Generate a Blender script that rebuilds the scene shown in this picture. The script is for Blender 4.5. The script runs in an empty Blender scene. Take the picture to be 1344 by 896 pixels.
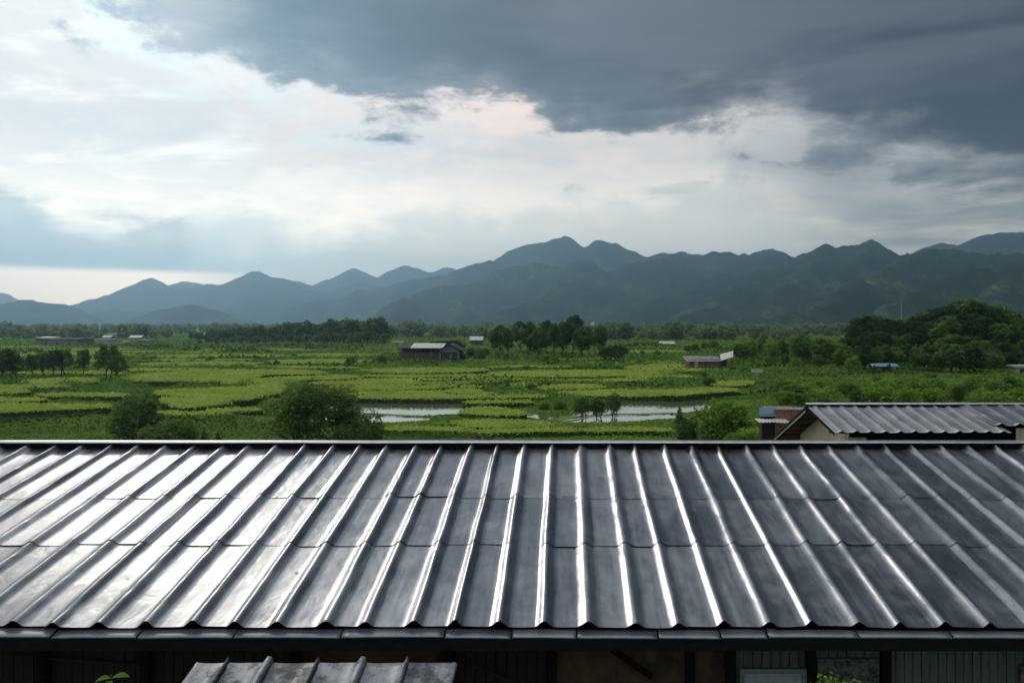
import bpy, math, random
import numpy as np
R = math.radians
random.seed(7)
rng = np.random.default_rng(11)
sc = bpy.context.scene
COL = sc.collection
F, CX, HY, EYE = 1045.0, 742.0, 425.0, 9.0      # focal length (px), vanishing point, horizon row, eye height
def at(px, py, d):                               # a photo pixel at distance d -> a point of the place
    return ((px-CX)/F*d, d, EYE-(py-HY)/F*d)
def onz(px, py, z=0.0):                          # a photo pixel on the level z
    d = (EYE-z)*F/(py-HY)
    return ((px-CX)/F*d, d, z)

# ------------------------------------------------------------------ helpers
def link(o, parent=None):
    COL.objects.link(o)
    if parent: o.parent = parent
    return o
def tag(o, label=None, cat=None, group=None, kind=None):
    if label: o['label'] = label
    if cat: o['category'] = cat
    if group: o['group'] = group
    if kind: o['kind'] = kind
    return o
def empty(name, loc=(0,0,0), rz=0.0):
    o = bpy.data.objects.new(name, None); o.location = loc; o.rotation_euler = (0,0,rz)
    o.empty_display_size = .2
    return link(o)
def mesh_np(name, V, Fc, mat, parent=None, smooth=False, n=4, loc=None):
    V = np.asarray(V, np.float32).reshape(-1,3); Fc = np.asarray(Fc, np.int32).reshape(-1,n)
    m = bpy.data.meshes.new(name)
    m.vertices.add(len(V)); m.vertices.foreach_set('co', V.ravel())
    m.loops.add(Fc.size); m.loops.foreach_set('vertex_index', Fc.ravel())
    m.polygons.add(len(Fc)); m.polygons.foreach_set('loop_start', np.arange(0, Fc.size, n, dtype=np.int32))
    m.update(calc_edges=True); m.validate()
    if smooth: m.polygons.foreach_set('use_smooth', np.ones(len(Fc), bool))
    m.materials.append(mat)
    o = bpy.data.objects.new(name, m)
    if loc is not None: o.location = loc
    return link(o, parent)
class MB:
    def __init__(s): s.v=[]; s.f=[]
    def box(s, x0,x1,y0,y1,z0,z1):
        b=len(s.v)
        s.v += [(x0,y0,z0),(x1,y0,z0),(x1,y1,z0),(x0,y1,z0),(x0,y0,z1),(x1,y0,z1),(x1,y1,z1),(x0,y1,z1)]
        s.f += [tuple(b+i for i in q) for q in ((0,3,2,1),(4,5,6,7),(0,1,5,4),(1,2,6,5),(2,3,7,6),(3,0,4,7))]
        return s
    def hexa(s, p):          # 8 points, bottom then top, counter-clockwise
        b=len(s.v); s.v += [tuple(q) for q in p]
        s.f += [tuple(b+i for i in q) for q in ((0,3,2,1),(4,5,6,7),(0,1,5,4),(1,2,6,5),(2,3,7,6),(3,0,4,7))]
        return s
    def prism_x(s, prof, x0, x1):    # closed (y,z) outline swept along x
        b=len(s.v); n=len(prof)
        s.v += [(x0,y,z) for y,z in prof]+[(x1,y,z) for y,z in prof]
        s.f += [(b+i, b+(i+1)%n, b+n+(i+1)%n, b+n+i) for i in range(n)]
        s.f += [tuple(b+i for i in range(n))[::-1], tuple(b+n+i for i in range(n))]
        return s
    def tube(s, pts, rad, n=8):
        pts=[np.array(p,float) for p in pts]; b=len(s.v); k=len(pts)
        for i,p in enumerate(pts):
            t = pts[min(i+1,k-1)]-pts[max(i-1,0)]; t/=np.linalg.norm(t)+1e-9
            a = np.cross(t,(1,0,0) if abs(t[0])<.8 else (0,1,0)); a/=np.linalg.norm(a); c=np.cross(t,a)
            r = rad[i] if hasattr(rad,'__len__') else rad
            for j in range(n):
                w=2*math.pi*j/n; s.v.append(tuple(p+r*(math.cos(w)*a+math.sin(w)*c)))
        for i in range(k-1):
            for j in range(n):
                s.f.append((b+i*n+j, b+i*n+(j+1)%n, b+(i+1)*n+(j+1)%n, b+(i+1)*n+j))
        s.f.append(tuple(b+j for j in range(n))[::-1]); s.f.append(tuple(b+(k-1)*n+j for j in range(n)))
        return s
    def build(s, name, mat, parent=None, bevel=0, smooth=False):
        m=bpy.data.meshes.new(name); m.from_pydata(s.v,[],s.f); m.update()
        if smooth:
            for p in m.polygons: p.use_smooth=True
        m.materials.append(mat); o=bpy.data.objects.new(name,m); link(o,parent)
        if bevel:
            md=o.modifiers.new('bevel','BEVEL'); md.width=bevel; md.segments=2; md.limit_method='ANGLE'
        return o
def copy_thing(o, loc, rz=0, scale=(1,1,1)):
    c=o.copy(); COL.objects.link(c); c.location=loc; c.rotation_euler=(0,0,rz); c.scale=scale
    for ch in o.children:
        d=ch.copy(); COL.objects.link(d); d.parent=c
        for g in ch.children:
            e=g.copy(); COL.objects.link(e); e.parent=d
    return c

# value noise in numpy
def _hash(i, j, s):
    h = (i.astype(np.int64)*374761393 + j.astype(np.int64)*668265263 + s*974634777) & 0x7fffffff
    h = ((h ^ (h>>13))*1274126177) & 0x7fffffff
    h = (h ^ (h>>16)) & 0xffff
    return h/65535.0
def vnoise(x, y, s=0):
    x=np.asarray(x,float); y=np.asarray(y,float)
    i=np.floor(x); j=np.floor(y); u=x-i; v=y-j; u=u*u*(3-2*u); v=v*v*(3-2*v)
    return ((_hash(i,j,s)*(1-u)+_hash(i+1,j,s)*u)*(1-v)+(_hash(i,j+1,s)*(1-u)+_hash(i+1,j+1,s)*u)*v)*2-1
def fbm(x, y, s=0, o=4):
    r=0; a=.5; 
    for k in range(o):
        r=r+a*vnoise(x,y,s+k*17); x=x*2.03+5.1; y=y*2.03+1.7; a*=.5
    return r
def sstep(a,b,x):
    t=np.clip((x-a)/(b-a),0,1); return t*t*(3-2*t)

# ------------------------------------------------------------------ materials
class NT:
    def __init__(s, tree): s.t=tree; tree.nodes.clear()
    def n(s, typ, props=None, **kw):
        nd=s.t.nodes.new('ShaderNode'+typ)
        for k,v in (props or {}).items(): setattr(nd,k,v)
        for k,v in kw.items():
            key = int(k[1:]) if k[0]=='i' and k[1:].isdigit() else k.replace('_',' ')
            s.set(nd.inputs[key], v)
        return nd
    def set(s, sock, v):
        if isinstance(v, bpy.types.NodeSocket): s.t.links.new(v, sock)
        elif isinstance(v, bpy.types.Node): s.t.links.new(v.outputs[0], sock)
        else:
            if hasattr(sock.default_value,'__len__') and hasattr(v,'__len__') and len(v)==3 and len(sock.default_value)==4: v=(*v,1)
            sock.default_value=v
    def m(s, op, a, b=0.0, c=None):
        nd=s.t.nodes.new('ShaderNodeMath'); nd.operation=op
        s.set(nd.inputs[0],a); s.set(nd.inputs[1],b)
        if c is not None: s.set(nd.inputs[2],c)
        return nd.outputs[0]
    def mix(s, f, a, b):
        nd=s.t.nodes.new('ShaderNodeMix'); nd.data_type='RGBA'; nd.clamp_factor=True
        s.set(nd.inputs[0],f); s.set(nd.inputs[6],a); s.set(nd.inputs[7],b)
        return nd.outputs[2]
    def ss(s, x, a, b, lo=0.0, hi=1.0):
        nd=s.t.nodes.new('ShaderNodeMapRange'); nd.interpolation_type='SMOOTHSTEP'
        s.set(nd.inputs[0],x); nd.inputs[1].default_value=a; nd.inputs[2].default_value=b
        nd.inputs[3].default_value=lo; nd.inputs[4].default_value=hi
        return nd.outputs[0]
    def noise(s, vec, scale, detail=4, rough=.55, dist=0.0):
        nd=s.n('TexNoise', Scale=scale, Detail=detail, Roughness=rough, Distortion=dist)
        if vec is not None: s.set(nd.inputs['Vector'], vec)
        return nd.outputs[0]
    def mapping(s, vec, scale=(1,1,1), loc=(0,0,0), rot=(0,0,0)):
        nd=s.n('Mapping'); s.set(nd.inputs[0],vec); nd.inputs['Scale'].default_value=scale
        nd.inputs['Location'].default_value=loc; nd.inputs['Rotation'].default_value=rot
        return nd.outputs[0]
def new_mat(name):
    m=bpy.data.materials.new(name); m.use_nodes=True
    return m, NT(m.node_tree)
def out(t, surf): 
    o=t.n('OutputMaterial'); t.t.links.new(surf.outputs[0] if isinstance(surf,bpy.types.Node) else surf, o.inputs[0])

def surface(name, c1, c2, rough=.7, metal=0.0, scale=3.0, stretch=(1,1,1), bump=.2, c3=None, f3=(.62,.7), rough2=None, spec=.4, bscale=None, bdist=.01):
    m,t=new_mat(name)
    g=t.n('TexCoord'); v=t.mapping(g.outputs['Object'],stretch)
    n1=t.noise(v,scale,6,.6); n2=t.noise(v,scale*4.3,4,.6)
    f=t.m('ADD',t.m('MULTIPLY',n1,.7),t.m('MULTIPLY',n2,.3))
    col=t.mix(t.ss(f,.38,.62),c1,c2)
    if c3: col=t.mix(t.ss(t.noise(v,scale*.6,8,.68),*f3),col,c3)
    b=t.n('Bump',Strength=bump,Distance=bdist,Height=t.noise(v,bscale or scale*6,4,.6))
    r=t.ss(n1,.3,.7,rough,rough2 if rough2 is not None else min(1,rough+.12))
    p=t.n('BsdfPrincipled',Base_Color=col,Roughness=r,Metallic=metal,Normal=b)
    p.inputs['Specular IOR Level'].default_value=spec
    out(t,p); return m

def leafy(name, dark, mid, light, trans=.35, pos_scale=.5, spec=.08, stretch=(1,1,1)):
    m,t=new_mat(name)
    g=t.n('NewGeometry')
    n=t.noise(t.mapping(g.outputs['Position'],stretch),pos_scale,5,.65)
    r=g.outputs['Random Per Island']
    f=t.m('ADD',t.m('MULTIPLY',n,1.0),t.m('MULTIPLY',r,.32))
    col=t.mix(t.ss(f,.48,.70),dark,mid); col=t.mix(t.ss(f,.66,.9),col,light)
    p=t.n('BsdfPrincipled',Base_Color=col,Roughness=.75); p.inputs['Specular IOR Level'].default_value=spec
    tr=t.n('BsdfTranslucent',Color=t.mix(.5,col,light))
    out(t,t.n('MixShader',i0=trans,i1=p.outputs[0],i2=tr.outputs[0])); return m

def roof_metal(name, base1, base2, rough=(.3,.45), bump=.25, metal=1.0, stain=(.16,.12,.09), stain_f=(.60,.74)):
    m,t=new_mat(name)
    g=t.n('NewGeometry'); pos=g.outputs['Position']
    big=t.noise(t.mapping(pos,(1.3,.8,1)),1.6,5,.62,.6)
    fine=t.noise(t.mapping(pos,(1,.5,1)),11,6,.65,.4)
    strk=t.noise(t.mapping(pos,(26,1.1,4)),1.0,4,.6)
    obj=t.n('ObjectInfo').outputs['Random']
    f=t.m('ADD',t.m('ADD',t.m('MULTIPLY',big,.5),t.m('MULTIPLY',fine,.25)),t.m('MULTIPLY',strk,.25))
    f=t.m('ADD',f,t.m('MULTIPLY',t.m('SUBTRACT',obj,.5),.16))
    col=t.mix(t.ss(f,.36,.64),base1,base2)
    spots=t.ss(t.noise(t.mapping(pos,(1,.7,1)),5.5,9,.72),*stain_f)
    col=t.mix(t.m('MULTIPLY',spots,.75),col,stain)
    dust=t.ss(t.noise(t.mapping(pos,(9,.6,2)),1.3,6,.65),.52,.78)
    r=t.m('ADD',t.ss(f,.34,.66,rough[0],rough[1]),t.m('ADD',t.m('MULTIPLY',spots,.2),t.m('MULTIPLY',dust,.08)))
    wave=t.noise(t.mapping(pos,(1.4,.9,1)),2.6,3,.5,.5)
    h=t.m('ADD',t.m('MULTIPLY',wave,1.0),t.m('MULTIPLY',fine,.10))
    b=t.n('Bump',Strength=bump,Distance=.02,Height=h)
    p=t.n('BsdfPrincipled',Base_Color=col,Roughness=r,Metallic=metal,Normal=b)
    out(t,p); return m

M={}
M['roof']=roof_metal('zinc_sheet',(.215,.228,.252),(.345,.36,.388),(.27,.41),.40)
M['roof_back']=roof_metal('weathered_tin',(.22,.23,.25),(.36,.37,.39),(.42,.55),.3)
M['canopy']=roof_metal('canopy_tin',(.07,.080,.094),(.23,.25,.28),(.42,.58),.5,.8,(.035,.037,.04),(.48,.62))
M['cap']=roof_metal('cap_metal',(.32,.33,.36),(.44,.45,.48),(.36,.46),.12)
M['trim']=roof_metal('trim_metal',(.10,.115,.14),(.17,.19,.22),(.42,.55),.15,.8)  # base darkened for the shade under the overhanging sheets
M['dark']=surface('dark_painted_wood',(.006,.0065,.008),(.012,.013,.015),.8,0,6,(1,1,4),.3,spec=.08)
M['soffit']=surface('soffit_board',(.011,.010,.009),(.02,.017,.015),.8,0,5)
M['siding']=surface('grey_plank',(.075,.083,.09),(.125,.134,.142),.8,0,3,(6,6,.8),.5,(.03,.03,.032),(.58,.72))
M['rust']=surface('rusty_sheet',(.065,.036,.022),(.12,.062,.034),.85,0,2.2,(1,1,.8),.4,(.035,.022,.018),(.5,.66))
M['winframe']=surface('window_frame_paint',(.14,.165,.19),(.19,.215,.24),.5,0,8)
M['blind']=surface('blind_slat',(.24,.29,.33),(.32,.37,.40),.5,0,8)
M['slate']=surface('pebbled_stone',(.03,.03,.033),(.15,.15,.15),.9,0,16,(1,1,1),1.0,None,bscale=30,bdist=.02)
M['pale_wood']=surface('bleached_board',(.36,.31,.25),(.52,.46,.38),.85,0,2.5,(5,5,.6),.4,(.2,.16,.12),(.6,.75))
M['brown_wood']=surface('brown_board',(.14,.085,.055),(.24,.15,.10),.85,0,2.0,(3,3,.5),.5,(.06,.04,.03),(.55,.7))
M['old_wood']=surface('old_dark_board',(.06,.05,.042),(.12,.10,.085),.85,0,2.0,(3,3,.6),.5,(.03,.025,.022),(.55,.7))
M['rafter']=surface('rafter_timber',(.10,.05,.03),(.17,.085,.05),.8,0,2,(4,1,1),.4)
M['black_roof']=surface('tarred_roof',(.012,.011,.011),(.03,.027,.026),.8,0,1.2,(1,1,1),.4)
M['white_roof']=surface('pale_tin',(.33,.33,.32),(.46,.46,.45),.5,.1,1.0)
M['cream']=surface('cream_render',(.36,.34,.30),(.46,.43,.39),.85,0,.8,(1,1,1),.2,(.34,.30,.26))
M['grey_wall']=surface('grey_block_wall',(.13,.14,.16),(.19,.20,.22),.85,0,.6,(1,1,3),.3)
M['blue_tarp']=surface('blue_sheet',(.07,.17,.26),(.14,.28,.38),.6,0,1.6,(1,1,1),.4,(.05,.07,.08),(.55,.68))
M['pole']=surface('galvanised_pole',(.4,.42,.42),(.5,.52,.52),.5,.5,5)
M['glass']=surface('dark_window',(.02,.025,.03),(.03,.035,.04),.12,0,2,spec=.6)
M['bark']=surface('bark',(.05,.038,.028),(.11,.085,.06),.9,0,4,(3,3,.6),.8)
M['dry']=surface('dry_husk',(.14,.085,.045),(.26,.17,.09),.9,0,6,(3,3,.6),.8)
# red brick
def brick():
    m,t=new_mat('red_brick'); g=t.n('TexCoord')
    b=t.n('TexBrick',Vector=t.mapping(g.outputs['Object'],(1,1,1),(0,0,0),(R(90),0,0)),Scale=1.0,Color1=(.30,.085,.04,1),Color2=(.22,.055,.03,1),Mortar=(.3,.27,.23,1))
    b.inputs['Mortar Size'].default_value=.012; b.inputs['Brick Width'].default_value=.36; b.inputs['Row Height'].default_value=.15
    col=t.mix(t.ss(t.noise(g.outputs['Object'],3,6),.45,.7),b.outputs[0],(.16,.07,.045))
    out(t,t.n('BsdfPrincipled',Base_Color=col,Roughness=.9)); return m
M['brick']=brick()
M['leaf_tree']=leafy('tree_leaf',(.032,.07,.022),(.085,.16,.036),(.18,.285,.05),.4,.45)
M['leaf_dark']=leafy('dark_leaf',(.022,.052,.02),(.062,.125,.032),(.145,.245,.05),.36,.4)
M['leaf_bright']=leafy('bright_leaf',(.07,.15,.026),(.14,.265,.036),(.24,.38,.05),.45,.6)
M['leaf_mound']=leafy('mound_leaf',(.013,.033,.014),(.034,.074,.021),(.088,.155,.034),.3,.35)
M['leaf_far']=leafy('far_leaf',(.10,.155,.08),(.155,.22,.10),(.22,.29,.12),.4,.02,0.0)  # leaf colour paled in place of valley haze
M['leaf_cover']=leafy('ground_leaf',(.042,.092,.022),(.105,.195,.034),(.22,.335,.056),.42,.07,0.0,(.6,1.8,.6))
M['rice']=leafy('rice_blade',(.24,.335,.062),(.325,.425,.084),(.41,.505,.115),.45,.16,0.0)
M['leaf_hedge_shade']=leafy('hedge_shade_leaf',(.02,.046,.016),(.042,.09,.024),(.10,.18,.036),.25,.3,0.0)
M['bank']=surface('bank_painted_shade',(.022,.04,.014),(.05,.08,.022),.95,0,1.2,(1,1,1),.6,spec=.05)  # side colour darkened to stand in for shade on the crop edges
# ground
def ground_mat():
    m,t=new_mat('meadow'); g=t.n('NewGeometry'); pos=g.outputs['Position']
    v=t.mapping(pos,(.012,.045,.0),(3.1,1.2,0)); a=t.noise(v,1.0,6,.6,.7)
    b=t.noise(t.mapping(pos,(.09,.25,.0)),1.0,6,.65,.4)
    f=t.m('ADD',t.m('MULTIPLY',a,.65),t.m('MULTIPLY',b,.35))
    col=t.mix(t.ss(f,.36,.50),(.03,.065,.018),(.07,.135,.026)); col=t.mix(t.ss(f,.50,.64),col,(.14,.22,.036))
    bp=t.n('Bump',Strength=.8,Distance=.5,Height=t.noise(t.mapping(pos,(.6,1.4,.6)),1.0,5,.65))
    p=t.n('BsdfPrincipled',Base_Color=col,Roughness=.9,Normal=bp); p.inputs['Specular IOR Level'].default_value=.15
    out(t,p); return m
M['ground']=ground_mat()
def water_mat():
    m,t=new_mat('pond_water'); g=t.n('NewGeometry')
    b=t.n('Bump',Strength=.05,Distance=.03,Height=t.noise(t.mapping(g.outputs['Position'],(.5,1.6,1)),1.2,3,.5))
    p=t.n('BsdfPrincipled',Base_Color=(.085,.10,.07),Roughness=.05,Normal=b); p.inputs['IOR'].default_value=2.3
    out(t,p); return m
M['water']=water_mat()
def hill_mat():
    m,t=new_mat('forested_hill'); g=t.n('NewGeometry'); pos=g.outputs['Position']
    a=t.noise(pos,.006,6,.6); c=t.noise(pos,.045,6,.75)
    f=t.m('ADD',t.m('MULTIPLY',a,.5),t.m('MULTIPLY',c,.5))
    col=t.mix(t.ss(f,.38,.55),(.006,.015,.009),(.024,.050,.019)); col=t.mix(t.ss(f,.52,.66),col,(.12,.20,.05))
    b=t.n('Bump',Strength=1.0,Distance=16,Height=c)
    p=t.n('BsdfPrincipled',Base_Color=col,Roughness=.95,Normal=b); p.inputs['Specular IOR Level'].default_value=.1
    out(t,p); return m
M['hill']=hill_mat()

# ------------------------------------------------------------------ terrain
def smooth_poly(pts, k=6):
    P=np.array(pts,float); n=len(P); o=[]
    for i in range(n):
        p0,p1,p2,p3=P[i-1],P[i],P[(i+1)%n],P[(i+2)%n]
        for j in range(k):
            u=j/k
            o.append(.5*((2*p1)+(-p0+p2)*u+(2*p0-5*p1+4*p2-p3)*u*u+(-p0+3*p1-3*p2+p3)*u**3))
    return np.array(o)
def inside(poly, x, y):
    x=np.asarray(x); y=np.asarray(y); c=np.zeros(x.shape,bool); n=len(poly)
    bx=(x>poly[:,0].min())&(x<poly[:,0].max())&(y>poly[:,1].min())&(y<poly[:,1].max())
    xs=x[bx]; ys=y[bx]; cc=np.zeros(xs.shape,bool)
    for i in range(n):
        x1,y1=poly[i]; x2,y2=poly[i-1]
        cc ^= ((y1>ys)!=(y2>ys)) & (xs < (x2-x1)*(ys-y1)/(y2-y1+1e-12)+x1)
    c[bx]=cc; return c
def edge_dist(poly, x, y):
    d=np.full(np.shape(x),1e9)
    for i in range(len(poly)):
        a=poly[i-1]; b=poly[i]; ab=b-a; L=(ab@ab)+1e-12
        u=np.clip(((x-a[0])*ab[0]+(y-a[1])*ab[1])/L,0,1)
        d=np.minimum(d,np.hypot(x-a[0]-u*ab[0],y-a[1]-u*ab[1]))
    return d
WZ=-.35
pond_px=[
 [(440,533),(470,528),(530,527.5),(600,529),(606,537),(602,542),(575,545),(540,546.5),(500,545),(440,542)],
 [(440,545),(480,546),(520,548),(556,549.5),(545,552),(500,553.5),(440,552)],
 [(688,543),(712,546),(742,547),(775,540),(812,531),(860,524),(905,520),(928,521),(934,527),(925,536),(900,542),(860,544),(815,545),(770,548),(745,552),(715,551)],
 [(800,547),(850,546),(885,545),(888,547.5),(850,550),(810,553),(775,553),(750,552.5)],
]
ponds=[smooth_poly([onz(px,py,WZ)[:2] for px,py in P]) for P in pond_px]
MOUND=(90.,192.)
def ground_z(x,y):
    x=np.asarray(x,float); y=np.asarray(y,float)
    z=3.0*(1-sstep(13,48,y))
    nearf=sstep(50,70,y)*(1-sstep(400,900,y))
    z=z+nearf*(.35*fbm(x/26,y/17,3,4)+.12*fbm(x/5,y/4,8,3))
    z=z+3.5*np.exp(-(((x-MOUND[0])/38)**2+((y-MOUND[1])/34)**2))
    z=z+1.3*np.exp(-(((x+31)/24)**2+((y-190)/18)**2))
    z=z+1.0*np.exp(-(((x-3)/34)**2+((y-215)/26)**2))
    z=z+np.where(y>700, 3*fbm(x/420,y/420,21,3)*sstep(700,1300,y)-.5, 0)
    for P in ponds:
        sel=(x>P[:,0].min()-9)&(x<P[:,0].max()+9)&(y>P[:,1].min()-9)&(y<P[:,1].max()+9)
        if sel.any():
            xs=x[sel]; ys=y[sel]; d=edge_dist(P,xs,ys); ins=inside(P,xs,ys)
            sd=np.where(ins,d,-d)
            w2=sstep(-8,-1.2,sd); z[sel]=z[sel]*(1-w2)-.27*w2
            w=sstep(-1.6,.9,sd)
            z[sel]=z[sel]*(1-w)+(-.95)*w
    return z
def gz(x,y): return float(ground_z(np.array([x]),np.array([y]))[0])

ys=[-400,-300,-200,-120,-60,-30,-10]; y=0.0
while y<8000:
    ys.append(y); y+= 2.0 if y<44 else (.75 if y<112 else max(.75,y*.0085))
ys.append(8000.); ys=np.array(ys)
tt=np.linspace(-1,1,661)
XX=tt[None,:]*(150+1.3*np.maximum(ys,0))[:,None]*1.0
YY=np.repeat(ys[:,None],len(tt),1)
ZZ=ground_z(XX.ravel(),YY.ravel()).reshape(XX.shape)
def grid_faces(nr,nc):
    i=np.arange(nr-1)[:,None]*nc+np.arange(nc-1)[None,:]
    return np.stack([i,i+1,i+nc+1,i+nc],-1).reshape(-1,4)
g=mesh_np('ground',np.stack([XX,YY,ZZ],-1),grid_faces(*XX.shape),M['ground'],smooth=True)
tag(g,'broad green valley floor spreading out to the hills','ground',kind='structure')
for P,lab in ((ponds[0],'still white pond below the raised field at centre left'),(ponds[1],'thin lower strip of pond water split off by a mud bank'),
              (ponds[2],'long winding pale pond right of centre'),(ponds[3],'narrow strip of water in front of the winding pond')):
    x0,x1,y0,y1=P[:,0].min()-2,P[:,0].max()+2,P[:,1].min()-2,P[:,1].max()+2
    # a sheet that only reaches a little past the shoreline
    c=P.mean(0); Q=c+(P-c)*1.0
    nrm=[]
    for i in range(len(Q)):
        tg=Q[(i+1)%len(Q)]-Q[i-1]; nrm.append((tg[1],-tg[0]))
    nrm=np.array(nrm); nrm/=np.linalg.norm(nrm,axis=1)[:,None]+1e-9
    area=.5*np.sum(Q[:,0]*np.roll(Q[:,1],-1)-np.roll(Q[:,0],-1)*Q[:,1]); 
    Q=Q+nrm*(0.5 if area>0 else -0.5)
    m=bpy.data.meshes.new('pond'); m.from_pydata([(a,b,WZ) for a,b in Q],[],[tuple(range(len(Q)))]); m.update(); m.materials.append(M['water'])
    tag(link(bpy.data.objects.new('pond',m)),lab,'pond',kind='structure')

# ------------------------------------------------------------------ hills
def hills(name, lines, ybox, xpad, res, mat, label, slope=.56, rad=45, amp=14, nscale=140, tree=2.5, seed=1):
    segs=[]
    for L in lines:
        P=[at(p[0],p[1],near(p[2])) for p in L]
        segs += list(zip(P[:-1],P[1:]))
    allp=np.array([p for s in segs for p in s])
    x0,x1=allp[:,0].min()-xpad,allp[:,0].max()+xpad
    y0,y1=near(ybox[0]),near(ybox[1])+(250 if ybox[1]>4500 else 0)
    nx=int((x1-x0)/res)+1; ny=int((y1-y0)/(res*1.3))+1
    X,Y=np.meshgrid(np.linspace(x0,x1,nx),np.linspace(y0,y1,ny))
    wx=X+.28*nscale*fbm(X/nscale,Y/nscale,seed+5,3); wy=Y+.5*nscale*fbm(X/nscale,Y/nscale,seed+9,3)
    H=np.full(X.shape,-60.)
    for a,b in segs:
        dx,dy=b[0]-a[0],b[1]-a[1]; L=dx*dx+dy*dy+1e-9
        u=np.clip(((wx-a[0])*dx+(wy-a[1])*dy)/L,0,1)
        dist=np.hypot(wx-a[0]-u*dx,wy-a[1]-u*dy)
        h=a[2]+(b[2]-a[2])*u-slope*(np.sqrt(dist**2+(rad*.5)**2)-rad*.5)
        H=np.maximum(H,h)
    m=np.clip(H/120,0,1)
    rid=1-2*np.abs(fbm(X/nscale/1.6,Y/nscale/2.6,seed+31,4))
    amp=amp*1.6
    H=H+m*(amp*fbm(X/nscale*1.7,Y/nscale*1.7,seed,5)+amp*1.3*(rid-.7))+m*amp*.8*(1-2*np.abs(fbm(X/nscale*2.6,Y/nscale*1.6,seed+41,4))-.6)+tree*1.5*vnoise(X/(res*1.6),Y/(res*1.9),seed+70)*np.clip(H/30,0,1)
    H=np.where(H<0, np.maximum(H*.1,-2.0)-1.0, H-1.0*(1-np.clip(H/20,0,1)))
    o=mesh_np(name,np.stack([X,Y,H],-1),grid_faces(ny,nx),mat,smooth=True)
    return tag(o,label,'hills',kind='structure')
def Lz(d, *pts): return [(a,b,d) for a,b in pts]
def near(d): return d if d<4500 else 4500+(d-4500)*.5
hm=M['hill']
hills('hills',[Lz(9800,(200,392),(224,372),(244,365),(263,371),(300,385),(340,380),(378,365),(402,371),(430,385)),
               Lz(10200,(-60,392),(-20,386),(2,382),(20,390),(45,405)),
               Lz(9800,(402,378),(425,364),(450,350),(457,348),(470,355),(487,362),(517,349),(530,348),(560,355),(580,350),(597,355),(640,380),(700,405))],
      (8200,11600),900,45,hm,'palest far mountains fading into the haze on the left',.6,60,16,500,0,3)
hills('hills',[Lz(7000,(50,428),(100,404),(124,394),(161,389),(187,372),(201,367),(214,369),(238,376),(278,370),(301,370),(318,360),(340,353),(361,360),(402,377),(450,394),(520,412)),
               [(201,367,7000),(190,390,6400),(170,415,5900)],[(340,353,7000),(330,385,6400),(350,415,5900)],
               Lz(7600,(400,398),(415,390),(450,372),(470,370),(487,372),(530,388),(580,405))],
      (5700,8800),900,34,hm,'blue hazy mountains with a rounded double peak on the left',.55,60,14,360,0,13)
hills('hills',[Lz(3800,(-140,405),(-60,399),(0,398),(30,393),(43,393),(67,397),(87,402),(117,414),(140,424)),
               Lz(4600,(110,415),(120,410),(147,405),(167,408),(194,409),(215,416),(230,424)),
               Lz(3500,(180,424),(190,419),(211,406),(228,406),(256,400),(278,405),(301,410),(328,421)),
               Lz(5600,(290,418),(315,410),(335,404),(361,408),(390,413),(420,421))],
      (2900,6000),260,16,hm,'low rounded foothills rising from the valley on the left',.45,30,6,120,2.5,23)
hills('hills',[Lz(5200,(330,428),(355,420),(385,404),(402,400),(432,395),(450,392),(487,377),(540,367),(577,362),(594,363),(631,346),(647,345)),
               Lz(5600,(620,352),(647,345),(671,335),(688,328),(718,320),(738,313),(766,322),(785,316),(805,322),(835,333),(848,337),(872,332),(900,332),(930,340),(960,352),(1000,372)),
               [(738,313,5600),(720,345,5100),(690,375,4600)],[(540,367,5200),(520,392,4800),(480,415,4300)]],
      (4000,6600),700,25,hm,'tall blue green mountain with twin peaks at the centre back',.55,50,12,260,2,33)
hills('hills',[Lz(3700,(480,419),(530,396),(560,386),(600,378),(625,372),(655,356),(680,349),(700,346),(735,347),(755,344),(770,343),(790,350),(812,348),(830,341),(860,341),(885,343),(910,348),(940,356),(980,373),(1010,392)),
               [(625,372,3700),(590,377,3450),(557,381,3250),(525,400,3000),(498,417,2750)],
               [(557,381,3250),(590,392,3050),(620,408,2800)],
               [(790,350,3700),(751,370,3200),(710,388,2900),(660,409,2550)],
               [(751,370,3200),(795,385,2950),(835,403,2700)],
               [(910,348,3700),(895,379,3200),(862,393,2900),(830,408,2600)]],
      (2300,4700),420,12.5,hm,'wooded front range with spurs running down at the centre',.55,28,11,160,3.5,43)
hills('hills',[Lz(4200,(860,342),(894,333),(914,335),(949,329),(978,337),(1010,328),(1055,336),(1080,340),(1120,352)),
               [(949,329,4200),(935,355,3800),(894,382,3200),(870,400,2900)]],
      (2700,5000),420,14,hm,'dark wooded ridge with two low peaks behind the right range',.55,28,10,170,3.5,53)
hills('hills',[Lz(3300,(1020,360),(1055,337),(1088,319),(1105,322),(1135,316),(1178,331),(1210,340),(1250,350)),
               [(1055,337,3300),(998,355,3100),(960,378,2700),(925,400,2350),(898,417,2100)],
               [(998,355,3100),(944,364,3150),(905,384,2900)],
               [(1088,319,3300),(1071,353,2800),(1040,372,2550),(1010,400,2250)],
               [(1135,316,3300),(1110,350,2900),(1085,375,2600)]],
      (1900,4200),420,11,hm,'dark green right range with a twin summit and long spurs',.56,24,10,150,3.5,63)
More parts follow.
